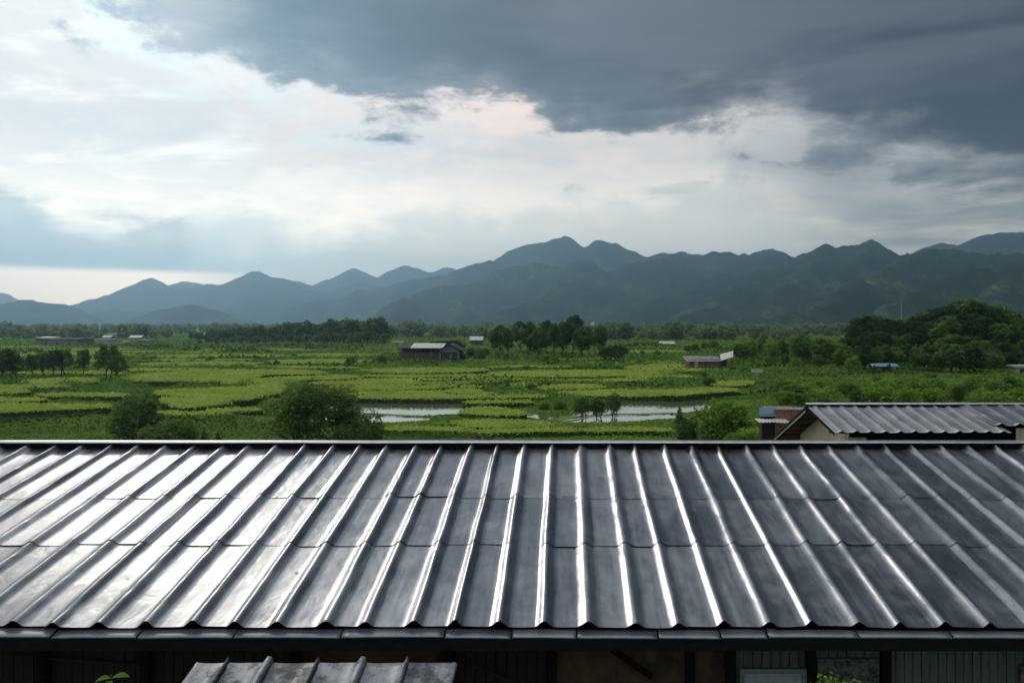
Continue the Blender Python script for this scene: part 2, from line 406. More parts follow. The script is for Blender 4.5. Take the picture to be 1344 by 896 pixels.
hills('hills',[Lz(2700,(1165,343),(1200,332),(1229,326),(1245,325),(1282,335),(1344,333),(1420,338),(1500,352)),
               [(1229,326,2700),(1180,347,2450),(1145,360,2280),(1095,394,1980),(1058,411,1800)],
               [(1420,338,2700),(1344,346,2350),(1262,358,2100),(1215,380,1850),(1178,400,1700)],
               [(1344,346,2350),(1320,370,2000),(1290,395,1750)],
               Lz(1750,(1000,424),(1020,413),(1040,409),(1062,414),(1090,424))],
      (1450,3500),330,10,hm,'nearest dark wooded slopes at the far right',.56,20,9,130,3.5,73)
hills('hills',[Lz(6400,(1120,352),(1180,332),(1215,322),(1240,318),(1262,322),(1300,305),(1320,304),(1344,306),(1420,308),(1500,330)),
               [(1300,305,6400),(1285,340,5800)]],
      (5300,7600),800,34,hm,'smooth blue mountain rising behind the slopes at far right',.5,60,10,360,2,83)

# ------------------------------------------------------------------ the house with the long metal roof
K=.2058; EY,EZ,RY=7.27,6.238,11.77
def roof_z(y): return EZ+K*(y-EY)
house=empty('house',(0,9.5,3.0))
tag(house,'low building under the long dark ribbed metal roof filling the foreground','house')
bpy.context.view_layer.update()
def H(o):                                    # parent to the house without moving
    o.parent=house; o.matrix_parent_inverse=house.matrix_world.inverted(); return o
ribx=[-.18+.407*i+random.uniform(-.023,.023) for i in range(-25,22)]
ribw=[random.uniform(.80,1.16) for _ in ribx]
ribh=[random.uniform(.88,1.12) for _ in ribx]
def sheet(i0, i1, ya, yb, row, nseg, sd):
    # ribs i0..i1, the last one only as the lap under the next sheet
    xs=[]; zs=[]; rid=[]
    half=[-1.0,-.80,-.6,-.42,-.24,-.08,.08,.24,.42,.6,.80,1.0]
    for i in range(i0,i1+1):
        w=.086*ribw[i]
        for h in half:
            xs.append(ribx[i]+h*w); u=abs(h)
            zs.append(.052*ribh[i]*(float(np.interp(u,[0,.08,.24,.42,.6,.8,1],[1,.985,.88,.64,.39,.15,0])))); rid.append(i)
        if i<i1:
            a=ribx[i]+w; b=ribx[i+1]-.086*ribw[i+1]
            for q in (.2,.4,.6,.8):
                xs.append(a+(b-a)*q); zs.append(-.002*math.sin(math.pi*q)); rid.append(i)
    xs=np.array(xs); zs=np.array(zs); rid=np.array(rid); n=len(xs)
    yy=np.linspace(ya,yb,nseg+1)
    X=np.repeat(xs[None,:],nseg+1,0); Y=np.repeat(yy[:,None],n,1)
    amp=np.clip(zs/.052,0,1)[None,:]
    X=X+.011*fbm(Y*.8,rid[None,:]*3.7+row*0,5,3)*1.6
    Y=Y.copy()
    # ragged lower edge and lift of the lap
    t=(Y-ya)/(yb-ya)
    rag=.012*fbm(X*2.2,X*0+row*9.1,77+sd%5,3)
    Y=Y+rag*np.clip(1-t*6,0,1)
    lift=np.where(row>0,(.0035+.006*random.random()**2)*np.clip(1-t*4,0,1),0)+.0030*(row>0)
    lat=.0035*np.clip(1-(X-xs[0])/(xs[-1]-xs[0]),0,1)
    oil=.0034*fbm(X*2.3+sd,Y*1.5,31,4)+.0020*fbm(X*7,Y*3.5,41,3)
    dent=.010*amp*np.clip(fbm(X*0+rid[None,:]*7.3,Y*3.6,51,2)-.14,0,1)*-2.6
    pull=np.clip((EY+.35-Y)/.35,0,1)*-.006*np.sin(X*3.1+sd)**2
    tilt=random.uniform(-.0065,.0065)*((X-xs.mean())/.5)
    Z=EZ+K*(Y-EY)+zs[None,:]+lift+lat+oil+dent+pull*(row==0)+tilt*(1-amp)
    # the top ends open up under the cap
    if row==2: Z=Z+amp*.02*np.clip((Y-(RY-.25))/.25,0,1)
    o=mesh_np('roof_sheet',np.stack([X,Y,Z],-1),grid_faces(nseg+1,n),M['roof'],smooth=True)
    md=o.modifiers.new('gauge','SOLIDIFY'); md.thickness=.0022; md.offset=-1; md.use_rim=False
    H(o); return o
nr=len(ribx)
for row,(ya,yb,ns) in enumerate(((EY,8.87,44),(8.79,10.09,34),(10.0,RY,40))):
    for i in range(0,nr-2,2):
        sheet(i,i+2,ya+(random.uniform(-.012,.012) if row==0 else random.gauss(0,.022)),yb,row,ns,i*3+row*11)
XL,XR=ribx[0]-.05,ribx[nr-1]+.05
ridge_z=roof_z(RY)
# rear slope: ribbed sheets too (one part, seen from behind only)
def rib_sheet(x0,x1,pitch,hgt,half,ya,za,yb,zb,nseg,wob=.004,sd=0,tri=False,phase=.2):
    xs=[];zs=[]; x=x0; k=0
    while x<x1-1e-6:
        c=x+pitch*phase*1.0+ (pitch*.5)
        for q in np.linspace(0,1,9)[:-1]:
            xx=x+q*pitch
            if xx>x1: break
            u=min(1,abs((q-.5)*pitch)/half); xs.append(xx); zs.append(hgt*((1-u) if tri else (1-u*u*(3-2*u))))
        x+=pitch
    xs.append(x1); zs.append(0.0)
    xs=np.array(xs);zs=np.array(zs); yy=np.linspace(0,1,nseg+1)
    X=np.repeat(xs[None,:],nseg+1,0); T=np.repeat(yy[:,None],len(xs),1)
    Y=ya+(yb-ya)*T; Z=za+(zb-za)*T+zs[None,:]+wob*fbm(X*1.7+sd,Y*1.7,sd+3,4)*2
    Y=Y+.012*fbm(X*1.5,X*0+sd,sd+9,3)*(T<.02)
    return np.stack([X,Y,Z],-1),grid_faces(nseg+1,len(xs))
V,Fc=rib_sheet(XL,XR,.407,.055,.095,RY+4.5,EZ,RY+.02,ridge_z,10)
o=mesh_np('rear_roof_sheet',V,Fc,M['roof_back'],smooth=True); H(o)
# ridge: dark strip put in for the shadow gap, and light cap
b=MB(); b.box(XL,XR,RY+.012,RY+.05,ridge_z-.10,ridge_z+.09); H(b.build('ridge_board',M['dark']))
xs=np.linspace(XL-.03,XR+.03,70); cap=[]
prof=[(-.075,.080),(-.078,.086),(-.07,.093),(-.03,.103),(.0,.107),(.03,.108),(.07,.103),(.12,.09),(.15,.076)]
V=[];
for x in xs:
    w=.004*float(fbm(np.array([x*.7]),np.array([2.]),4,3)[0])
    V += [(x,RY+.02+a,ridge_z+c+w) for a,c in prof]
o=mesh_np('ridge_cap',V,grid_faces(len(xs),len(prof)),M['cap'],smooth=True); md=o.modifiers.new('gauge','SOLIDIFY'); md.thickness=.003; md.offset=-1; H(o)
# eave flashing in lengths, with open joints
ex=XL
px_j=[-160,62,176,303,445,582,671,757,865,948,1010,1130,1254,1400]
jx=[(p-CX)/F*7.12 for p in px_j]
jx=[XL-.05]+[j for j in jx if XL<j<XR]+[6.3,XR+.05]
for a,bx in zip(jx[:-1],jx[1:]):
    dz=random.uniform(-.008,.008); dz2=dz+random.uniform(-.010,.010); g_=.006
    n=14; V=[]
    for k in range(n+1):
        x=a+g_+(bx-a-2*g_)*k/n; w=dz+(dz2-dz)*k/n+.004*math.sin(k/n*3.1)
        drop=-.012 if x>1.9 else 0
        sl=.0 if x<1.75 else .018
        V += [(x,7.285,6.214+w*.7+drop),(x,7.172,6.190+w*.7+sl*.2),(x,7.162,6.184+w*.7),(x,7.162,6.170+w*.7)]
    o=mesh_np('eave_flashing',V,grid_faces(n+1,4),M['trim'] if a<1.7 else M['trim'],smooth=False)
    md=o.modifiers.new('gauge','SOLIDIFY'); md.thickness=.003; md.offset=-1; H(o)
b=MB(); b.box(XL,XR,7.168,7.194,6.055,6.168); H(b.build('fascia',M['dark'],bevel=.004))
b=MB(); b.hexa([(XL,7.195,6.07),(XR,7.195,6.07),(XR,8.0,6.24),(XL,8.0,6.24),(XL,7.195,6.09),(XR,7.195,6.09),(XR,8.0,6.26),(XL,8.0,6.26)]); H(b.build('soffit',M['soffit']))
WY=7.95
# timber frame posts and beam
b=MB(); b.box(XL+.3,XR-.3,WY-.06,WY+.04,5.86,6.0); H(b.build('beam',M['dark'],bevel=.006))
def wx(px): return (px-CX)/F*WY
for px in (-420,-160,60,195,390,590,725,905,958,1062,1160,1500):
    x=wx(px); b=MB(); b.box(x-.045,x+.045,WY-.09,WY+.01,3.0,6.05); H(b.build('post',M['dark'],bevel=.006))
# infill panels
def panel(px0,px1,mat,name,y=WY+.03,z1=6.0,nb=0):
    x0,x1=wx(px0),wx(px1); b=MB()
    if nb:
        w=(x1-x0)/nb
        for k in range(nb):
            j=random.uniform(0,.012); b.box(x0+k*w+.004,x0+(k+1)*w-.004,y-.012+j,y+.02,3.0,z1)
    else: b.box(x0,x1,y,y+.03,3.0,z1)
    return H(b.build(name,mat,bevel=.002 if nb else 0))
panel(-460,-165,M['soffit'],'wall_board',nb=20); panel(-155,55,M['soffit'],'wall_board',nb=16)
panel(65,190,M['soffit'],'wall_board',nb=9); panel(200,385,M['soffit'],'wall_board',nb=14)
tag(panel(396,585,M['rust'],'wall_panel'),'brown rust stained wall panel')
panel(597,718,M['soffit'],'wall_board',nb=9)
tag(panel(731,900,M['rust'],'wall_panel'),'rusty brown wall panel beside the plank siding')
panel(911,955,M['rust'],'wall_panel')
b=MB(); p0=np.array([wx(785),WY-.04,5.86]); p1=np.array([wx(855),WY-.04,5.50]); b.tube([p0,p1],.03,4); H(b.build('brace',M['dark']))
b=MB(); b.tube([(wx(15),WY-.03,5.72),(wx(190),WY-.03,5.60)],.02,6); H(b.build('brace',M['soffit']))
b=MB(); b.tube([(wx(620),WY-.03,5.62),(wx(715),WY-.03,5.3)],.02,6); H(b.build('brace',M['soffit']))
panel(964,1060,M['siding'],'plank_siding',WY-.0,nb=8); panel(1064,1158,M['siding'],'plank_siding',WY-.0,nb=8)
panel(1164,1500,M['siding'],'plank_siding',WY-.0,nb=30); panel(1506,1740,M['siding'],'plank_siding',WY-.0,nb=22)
# window
wp=empty('window',(wx(1013),WY-.05,5.1)); bpy.context.view_layer.update()
x0,x1=wx(969)-wx(1013),wx(1057)-wx(1013); zt=5.585-5.1; zb=-.75
b=MB(); fw=.045
b.box(x0,x1,-.02,.03,zt-fw,zt).box(x0,x1,-.02,.03,zb,zb+fw).box(x0,x0+fw,-.02,.03,zb+fw,zt-fw).box(x1-fw,x1,-.02,.03,zb+fw,zt-fw)
b.build('frame',M['winframe'],wp,bevel=.004)
b=MB()
k=zb+.06
while k<zt-.07:
    b.hexa([(x0+fw+.004,.004,k),(x1-fw-.004,.004,k),(x1-fw-.004,.016,k+.022),(x0+fw+.004,.016,k+.022),(x0+fw+.004,.002,k+.002),(x1-fw-.004,.002,k+.002),(x1-fw-.004,.014,k+.024),(x0+fw+.004,.014,k+.024)]); k+=.024
b.build('blind',M['blind'],wp)
b=MB(); b.box(x0+fw,x1-fw,.022,.028,zb+fw,zt-fw); b.build('pane',M['glass'],wp)
H(wp)
b=MB(); x0,x1=wx(1071),wx(1152); b.box(x0,x1,WY-.05,WY-.015,4.2,5.68); o=H(b.build('stone_panel',M['slate'],bevel=.006)); tag(o,'dark pebbled stone panel on the plank wall')
b=MB(); x0,x1=wx(1336),wx(1420); b.box(x0,x1,WY-.05,WY-.015,4.2,5.62); o=H(b.build('stone_panel',M['slate'],bevel=.006))
# back and end walls close the building
b=MB(); b.box(XL+.3,XR-.3,RY+3.7,RY+3.8,2.4,6.3); H(b.build('rear_wall',M['siding']))
for x in (XL+.3,XR-.3):
    b=MB(); v=[(WY+.06,2.6),(RY+3.69,2.6),(RY+3.69,6.25),(RY,ridge_z-.12),(WY+.06,6.2)]; b.prism_x(v,x-.04,x+.04); H(b.build('gable_wall',M['siding']))

# lean-to canopy in front
cy=6.75; cz=9-.4249*6.75
can=empty('canopy_roof',(-2.0,6.2,3.0)); tag(can,'small grey ribbed tin canopy below the eave in front of the wall','canopy')
bpy.context.view_layer.update()
def Cn(o): o.parent=can; o.matrix_parent_inverse=can.matrix_world.inverted(); return o
cpx=[258,300,354,418,477,535,598]; cxx=[(p-CX)/F*cy for p in cpx]
for a in range(6):
    x0,x1=cxx[a],cxx[a+1]; hs=.055; xs=[x0+.001,x0+.02,x0+(x1-x0)*.3,x0+(x1-x0)*.6,x1-.034,x1-.002,x1+.016]; zz=[0.004,0,-.004,-.003,0,hs if a<5 else .006,.012 if a<5 else -.01]
    if a in (1,3): xs=[x0+.001,x0+.02,x0+(x1-x0)*.3,x0+(x1-x0)*.6,x1-.06,x1-.016,x1+.02,x1+.034]; zz=[.004,0,-.004,-.003,0,hs,hs-.006,.004]
    ns=16; yy=np.linspace(5.75,cy,ns+1); V=[]
    for y_ in yy:
        for x_,z_ in zip(xs,zz):
            V.append((x_,y_+.004*math.sin(x_*9),cz+K*(y_-cy)+z_+.004*float(fbm(np.array([x_*3]),np.array([y_*3]),6,3)[0])))
    o=mesh_np('roof_sheet',V,grid_faces(ns+1,len(xs)),M['canopy']); md=o.modifiers.new('gauge','SOLIDIFY'); md.thickness=.002; md.offset=-1; Cn(o)
for y_ in (5.9,6.65):
    b=MB(); zz=cz+K*(y_-cy)-.012; b.box(cxx[0]+.05,cxx[-1]-.05,y_-.025,y_+.025,zz-.07,zz); Cn(b.build('purlin',M['old_wood']))
    for x in (cxx[0]+.12,cxx[-1]-.12):
        b=MB(); b.box(x-.035,x+.035,y_-.034,y_+.034,3.0,zz-.071); Cn(b.build('post',M['old_wood']))

# ------------------------------------------------------------------ trees and plants
def leaf_quads(P, size, up=.35, seed=0, bend=.25):
    r=np.random.default_rng(seed); n=len(P)
    size=np.broadcast_to(np.asarray(size,float),(n,))*r.uniform(.65,1.35,n)
    N=r.normal(size=(n,3)); N[:,2]=np.abs(N[:,2])+up; N/=np.linalg.norm(N,axis=1)[:,None]
    A=r.normal(size=(n,3)); A-=N*np.sum(A*N,1)[:,None]; A/=np.linalg.norm(A,axis=1)[:,None]
    B=np.cross(N,A); s=size[:,None]
    tip=P+A*s*.62-N*s*bend*.5; base=P-A*s*.5
    l=P+B*s*.34+N*s*.06; rr=P-B*s*.34+N*s*.06
    V=np.stack([base,rr,tip,l],1).reshape(-1,3)
    return V, np.arange(4*n).reshape(-1,4)
def crown_points(lobes, n, shell=.55, seed=0):
    r=np.random.default_rng(seed); w=np.array([l[3]**2 for l in lobes]); w/=w.sum()
    idx=r.choice(len(lobes),n,p=w); L=np.array(lobes)[idx]
    d=r.normal(size=(n,3)); d/=np.linalg.norm(d,axis=1)[:,None]
    rad=(shell+(1-shell)*r.random(n))**.6
    # break each lobe's surface up into tufts
    tuft=.26*np.sin(d[:,0]*8+idx)*np.sin(d[:,1]*7+idx*2)+.18*np.sin(d[:,2]*10+idx*3)
    rad=rad*(1+tuft)
    P=L[:,:3]+d*rad[:,None]*L[:,3:4]*np.stack([np.ones(n),np.ones(n),L[:,4]],1)
    gapn=np.sin(P[:,0]*3.1/L[:,3]+idx)*np.sin(P[:,1]*2.7/L[:,3]+1.3*idx)*np.sin(P[:,2]*3.3/L[:,3]+.7*idx)
    keep=(r.random(n)<(.30+.55*(.5+.5*d[:,2])+.15))&(gapn<.45)
    return P[keep]
def make_tree(name, seed, h, w, trunk_h, nl, leaf, mat, lobes_n=9, trunk_r=.14, stems=1, flat=.75, cone=False, loc=(0,0,-50), lobe_size=.42):
    r=random.Random(seed); root=empty(name,loc)
    tr=MB(); lobes=[]
    ctr_h=trunk_h+(h-trunk_h)*.45
    for s in range(stems):
        a=r.uniform(0,6.28); sp=(0 if stems==1 else .12*w)
        bx,by=sp*math.cos(a),sp*math.sin(a); tx,ty=bx*2.4+r.uniform(-.1,.1)*w,by*2.4+r.uniform(-.1,.1)*w
        pts=[(bx,by,-.3),(bx*1.1,by*1.1,0),(bx*1.2+.02*w,by*1.2,trunk_h*.5),(tx*.6,ty*.6,trunk_h),(tx,ty,trunk_h+(h-trunk_h)*.6)]
        tr.tube(pts,[trunk_r*1.5,trunk_r*1.2,trunk_r*.95,trunk_r*.75,trunk_r*.25],8)
        for k in range(5):
            a=r.uniform(0,6.28); z0=trunk_h*r.uniform(.75,1.0); L=w*r.uniform(.26,.42)
            z1=z0+(h-trunk_h)*r.uniform(.15,.6)
            tr.tube([(tx*.6,ty*.6,z0),(tx*.6+L*.5*math.cos(a),ty*.6+L*.5*math.sin(a),z0+(z1-z0)*.6),(tx*.6+L*math.cos(a),ty*.6+L*math.sin(a),z1)],[trunk_r*.5,trunk_r*.35,trunk_r*.12],6)
    for k in range(lobes_n):
        u=(k+.5)/lobes_n; a=k*2.4+r.uniform(-.5,.5)
        if cone:
            zz=trunk_h+(h-trunk_h)*u*.92; rr=w*.5*(1-u)*.55; s=w*.5*(1-u*.82)*.62
        else:
            zz=trunk_h+(h-trunk_h)*(.16+.66*u)+r.uniform(-.05,.05)*h
            prof=math.sqrt(max(.05,1-((u-.32)/.72)**2)); rr=w*.5*prof*r.uniform(.35,.72); s=w*.5*lobe_size*r.uniform(.75,1.2)*(.7+.3*prof)
        lobes.append((rr*math.cos(a),rr*math.sin(a),zz,s,flat*r.uniform(.8,1.1)))
    top=max(l[2]+l[3]*l[4] for l in lobes); sc_=(h-trunk_h)/(top-trunk_h)
    lobes=[(x,y,trunk_h+(z-trunk_h)*sc_,s,f) for x,y,z,s,f in lobes]
    P=crown_points(lobes,nl,.5,seed)
    P=P[P[:,2]>.05]
    tr.build('trunk',M['bark'],root,smooth=True)
    V,Fc=leaf_quads(P,leaf,.4,seed); mesh_np('crown',V,Fc,mat,root)
    return root
PARK=[]                                     # kinds that only serve as sources for copies
used=set()
def put(src, px, py, hpx, label, cat, group=None, wide=1.0, d=None, rz=None, sink=0.0, name=None):
    """stand a copy with its foot at (px,py) of the photo, hpx tall; the first copy is the source itself"""
    # walk out along the sight line to the ground
    if d is None:
        dd=52*1.003**np.arange(1300); xs_=(px-CX)/F*dd; zs_=EYE-(py-HY)/F*dd
        hit=np.nonzero(zs_<=ground_z(xs_,dd))[0]; d=float(dd[hit[0]])
    x=(px-CX)/F*d; z=gz(x,d)-sink
    h=hpx/F*d; s=h/src['h0']
    rz=random.uniform(0,6.28) if rz is None else rz
    if src.name in used: o=copy_thing(src,(x,d,z),rz,(s*wide,s*wide,s))
    else:
        used.add(src.name); o=src; o.location=(x,d,z); o.rotation_euler=(0,0,rz); o.scale=(s*wide,s*wide,s)
    for k in ('group',):
        if k in o and not group: del o[k]
    tag(o,label,cat,group); return o
def T(*a,**k):
    o=make_tree(*a,**k); o['h0']=a[2]; PARK.append(o); return o
# near, single trees
tN=T('broadleaf_tree',3,5.4,7.4,.5,20000,.18,M['leaf_tree'],30,.13,3,.75,lobe_size=.27)
put(tN,412,584,88,'large spreading broadleaf tree rising behind the ridge left of the white pond','tree',d=58,wide=1.22,rz=2.2)
sN1=T('bush',5,3.6,3.6,.2,9500,.15,M['leaf_dark'],18,.07,4,.95,lobe_size=.34)
put(sN1,180,583,68,'dark dense rounded bush at the left behind the ridge','bush',d=60,wide=1.05)
sN2=T('shrub',6,2.4,4.6,.05,9500,.15,M['leaf_tree'],20,.05,5,.8,lobe_size=.3)
put(sN2,224,583,46,'low spreading green shrub beside the dark rounded bush','shrub',d=56,wide=1.0)
put(sN2,472,585,50,'low shrub at the right foot of the large spreading tree','shrub',d=57,wide=.80)
sB=T('bush',8,2.6,3.8,.1,9500,.15,M['leaf_bright'],20,.06,4,.85,lobe_size=.32)
put(sB,952,584,66,'large bright green bush right of the winding pond','bush',d=57,wide=.98)
put(sB,984,584,44,'bright leafy bush between the large bush and the brick house','bush',d=52,wide=1.2)
put(sN1,903,584,34,'dark low bush left of the large bright bush','bush',d=60,wide=1.15)
put(sB,1006,586,26,'small bright bush below the tin awning of the brick house','bush',d=42,wide=1.3)
cS=T('conical_shrub',9,2.2,1.5,.1,3500,.14,M['leaf_tree'],10,.05,1,.9,True)
put(cS,892,556,24,'little cone shaped shrub in front of the winding pond','shrub',wide=1.0)
put(cS,268,581,22,'small dark pointed shrub beside the low spreading shrub','shrub',d=60)
put(cS,286,582,17,'tiny pointed shrub just above the roof ridge at left','shrub',d=60)
# trees at the water
tW=T('pond_tree',12,3.0,2.6,.7,3800,.15,M['leaf_dark'],18,.05,4,.85,lobe_size=.32)
put(tW,765,552,30,'dark bushy tree at the left of the pair of trees by the pond','tree',wide=1.1)
put(tW,785,554,31,'dark bushy tree in the middle of the trees by the pond','tree',wide=1.0)
put(tW,806,553,37,'airy upright tree at the right of the trees by the pond','tree',wide=.75)
# left row
tL1=T('orchard_tree',21,5.0,3.8,1.5,5200,.23,M['leaf_dark'],18,.12,1,.8,lobe_size=.32)
tL2=T('orchard_tree',22,5.0,4.8,1.3,5200,.23,M['leaf_dark'],20,.11,2,.8,lobe_size=.28)
rowL=[(4,501,44,1.15,tL1,'dark tree with a thick trunk at the far left edge of the row'),(20,500,36,.9,tL2,'dark tree next to the thick trunked one at the left edge'),
 (42,497,33,.8,tL1,'slim dark tree third from the left in the row'),(58,496,34,.7,tL2,'narrow tree fourth from the left in the row'),
 (71,496,38,.8,tL1,'taller rounded tree in the middle of the left row'),(84,495,37,.85,tL2,'full crowned tree on two stems in the left row'),
 (110,494,36,.72,tL1,'lone slim tree with a bare trunk in the left row'),(140,499,47,.85,tL2,'tall loose crowned tree near the right end of the left row'),(155,500,36,.8,tL2,'lower bushy tree at the right end of the left row')]
for px,py,h,w,src,lab in rowL: put(src,px,py,h,lab,'tree','row of trees in the fields at left',w)
# grove in the middle
tG1=T('grove_tree',31,9.0,6.6,2.4,4600,.40,M['leaf_dark'],18,.18,1,.8,lobe_size=.34)
tG2=T('grove_tree',32,9.0,5.4,2.8,4600,.40,M['leaf_dark'],16,.16,1,.85,lobe_size=.36)
gro=[(655,470,40,1.0,tG1,'leftmost tree of the tall grove at the centre'),(667,472,38,.8,tG2,None),(684,466,41,.95,tG1,'second tall crown in the left half of the centre grove'),
 (694,472,46,.9,tG2,None),(706,474,40,1.1,tG1,'broad low crowned tree at the front of the centre grove'),(716,466,42,.85,tG2,None),(727,472,44,.85,tG2,None),
 (738,470,44,1.0,tG1,None),(752,470,52,.95,tG2,'tallest tree standing at the right of the centre grove'),(764,472,40,1.0,tG1,None),(772,468,37,.8,tG2,None),(787,468,38,.95,tG1,'slim tree at the right end of the centre grove')]
for px,py,h,w,src,lab in gro: put(src,px,py,h*1.1,lab or 'dark tree among the close set trunks of the centre grove','tree','tall grove of trees at the centre',w)
put(tW,797,475,22,'dark round bush at the left of the two beside the grove','bush','bushes beside the grove',1.5)
put(tW,811,475,25,'dark round bush at the right of the two beside the grove','bush','bushes beside the grove',1.6)
put(tW,460,481,14,'small lone round tree in the open field left of the barn','tree',None,1.5)
# the long wood behind the fields at left
tF1=T('woodland_tree',41,11,8.5,2.0,900,1.15,M['leaf_dark'],9,.22,1,.9,lobe_size=.5)
tF2=T('woodland_tree',42,11,7.0,2.5,900,1.1,M['leaf_dark'],8,.22,1,1.0,lobe_size=.52)
prof=[(255,12),(280,17),(300,18),(325,22),(345,23),(370,24),(400,26),(425,28),(440,32),(460,31),(475,27),(490,34),(503,30),(512,22)]
px=252
while px<514:
    h=np.interp(px,[p for p,_ in prof],[q for _,q in prof])*random.uniform(.86,1.12)
    put(random.choice((tF1,tF2)),px+random.uniform(-2,2),449.5+random.uniform(-1.2,1.0),h,'dark tree in the long wood behind the fields left of the barn','tree','trees of the long wood left of the barn',random.uniform(.9,1.2))
    px+=random.uniform(5.2,7.2)
px=262
while px<512:
    h=np.interp(px,[p for p,_ in prof],[q for _,q in prof])*random.uniform(.45,.65)
    put(random.choice((tF1,tF2)),px,452.5+random.uniform(-.6,.8),h,'low dark tree at the front edge of the long wood left of the barn','tree','trees at the front edge of the long wood',random.uniform(1.2,1.5))
    px+=random.uniform(9,13)
# the wooded mound at right
tM1=T('mound_tree',51,8.0,7.6,1.2,4600,.48,M['leaf_mound'],20,.2,1,.7,lobe_size=.32)
tM2=T('mound_tree',52,8.0,6.8,1.4,4000,.46,M['leaf_tree'],20,.18,1,.7,lobe_size=.32)
ptop=[(1100,458),(1115,436),(1135,416),(1160,420),(1185,425),(1205,418),(1225,408),(1250,401),(1275,399),(1300,402),(1325,412),(1360,424),(1400,440)]
tM3=T('leafy_tree',53,8.0,8.0,.6,3600,.46,M['leaf_bright'],20,.18,2,.75,lobe_size=.32)
def topy(px): return float(np.interp(px,[p for p,_ in ptop],[q for _,q in ptop]))
def mound_tree(px,d,toppy,lab,src,w=1.0):
    x=(px-CX)/F*d; zg=gz(x,d); ztop=EYE-(toppy-HY)/F*d
    h=max(3.2,(ztop-zg)*1.10); hp=h/d*F
    return put(src,px,0,hp,lab,'tree','trees of the dark wooded mound at right',w,d=d)
px=1108
while px<1385:
    t=topy(px); mound_tree(px,random.uniform(205,222),t+random.uniform(-1.5,5),'dark tree on the crest of the wooded mound at right',random.choice((tM1,tM1,tM2)),random.uniform(.85,1.15)); px+=random.uniform(7,11)
px=1106
while px<1385:
    t=topy(px)+18+random.uniform(-4,6); mound_tree(px,random.uniform(182,196),min(t,474),'tree half way up the wooded mound at right',random.choice((tM1,tM2)),random.uniform(.9,1.25)); px+=random.uniform(8,12)
px=1112
while px<1385:
    t=topy(px)+42+random.uniform(-6,8); mound_tree(px,random.uniform(158,172),min(t,474),'tree low on the wooded mound at right',random.choice((tM1,tM2,tM2)),random.uniform(1.0,1.4)); px+=random.uniform(10,15)
px=1108
while px<1385:
    t=topy(px)+58+random.uniform(-7,7); mound_tree(px,random.uniform(150,155) if px<1192 else random.uniform(139,150),min(t,474),'tree along the front foot of the wooded mound at right',random.choice((tM1,tM1,tM2)),random.uniform(1.1,1.5)); px+=random.uniform(9,14)
for px,t in ((1262,455),(1285,450),(1305,460)): mound_tree(px,150,t,'paler bushy tree at the foot of the mound near the white roofed hut',tM2,1.3)
# lush trees between shed and mound
mid=[(972,478,24),(985,474,26),(1000,470,22),(1012,476,26),(1027,474,24),(1040,462,20),(1052,482,38),(1066,476,30),(1080,480,32),(1094,476,26),(1030,482,16),(1008,482,14),(1074,486,18),(1045,487,16),(1102,486,24),(1120,490,20)]
for i,(px,py,h) in enumerate(mid):
    put((tM2,tM3)[i%2],px,py,h*1.15,'tall rounded tree standing out between shed and mound' if h==38 else 'leafy tree between the brown shed and the wooded mound','tree',None if h==38 else 'trees between the shed and the mound',random.uniform(.95,1.3))
for px,py,h in ((912,462,11),(925,461,12),(937,460,13),(903,462,9)):
    put(tM2,px,py,h,'green tree just behind the brown shed','tree','trees behind the brown shed',1.5)
# bright bushes in the right foreground
sF=T('field_bush',61,2.6,3.4,.1,2600,.24,M['leaf_bright'],11,.06,4,.85,lobe_size=.44)
sG=T('field_bush',62,2.6,3.0,.1,2600,.24,M['leaf_tree'],10,.06,4,.9,lobe_size=.46)
for k in range(46):
    px=random.uniform(1025,1380); py=random.uniform(508,545); h=random.uniform(17,30)*(.7+.6*(py-508)/37)
    put(sF if k%3 else sG,px,py,h,'leafy green bush in the thicket behind the second roof','bush','bushes in the thicket at right',random.uniform(.9,1.4))
for px,py,h in ((1196,536,32),(1308,534,30),(1258,528,20),(1120,528,24)):
    put(sN1,px,py,h,'dark upright bush among the bright bushes at right','bush','dark bushes in the thicket at right',.7)
for px,py,h in ((1050,520,20),(1075,515,17),(1062,528,22),(1030,532,20)):
    put(sF,px,py,h,'bright bush left of the second roof','bush','bright bushes left of the second roof',1.2)
# scattered field shrubs
for px,py,h,lab in ((645,526,10,'tiny shrub on the bank between the two ponds'),(660,523,9,'small shrub right of the raised centre field'),(720,478,12,'small shrub below the grove'),
   (728,477,9,'little bush under the trees of the grove'),(862,468,8,'tiny bush in the field right of the grove'),(843,467,7,'tiny round bush nearer the grove'),(300,527,10,'round shrub at the right end of the bright left field'),
   (335,523,9,'shrub on the field edge left of the large tree'),(275,475,8,'little dark bush in the far left fields'),(930,508,14,'dark bush above the end of the winding pond'),(920,498,12,'bush on the slope below the brown shed'),
   (690,488,8,'shrub on the bank in the middle field'),(665,512,9,'bush left of the middle terraces'),(697,513,10,'bush beside the middle terraces'),(540,470,10,'shrub on the bank under the barn'),(580,473,8,'low bush in front of the barn'),
   (500,475,9,'low bush left of the barn bank'),(620,468,12,'bush right of the barn'),(633,470,14,'leafy bush between barn and grove'),(605,472,9,'low bush at the barn corner')):
    put(sG,px,py,h,lab,'shrub',None,1.4)
put(sF,715,537,11,'rounded light green bush at the left tip of the winding pond','bush',None,1.3)
put(sF,734,537,13,'rounded light green bush between the pond tip and the pond trees','bush',None,1.4)
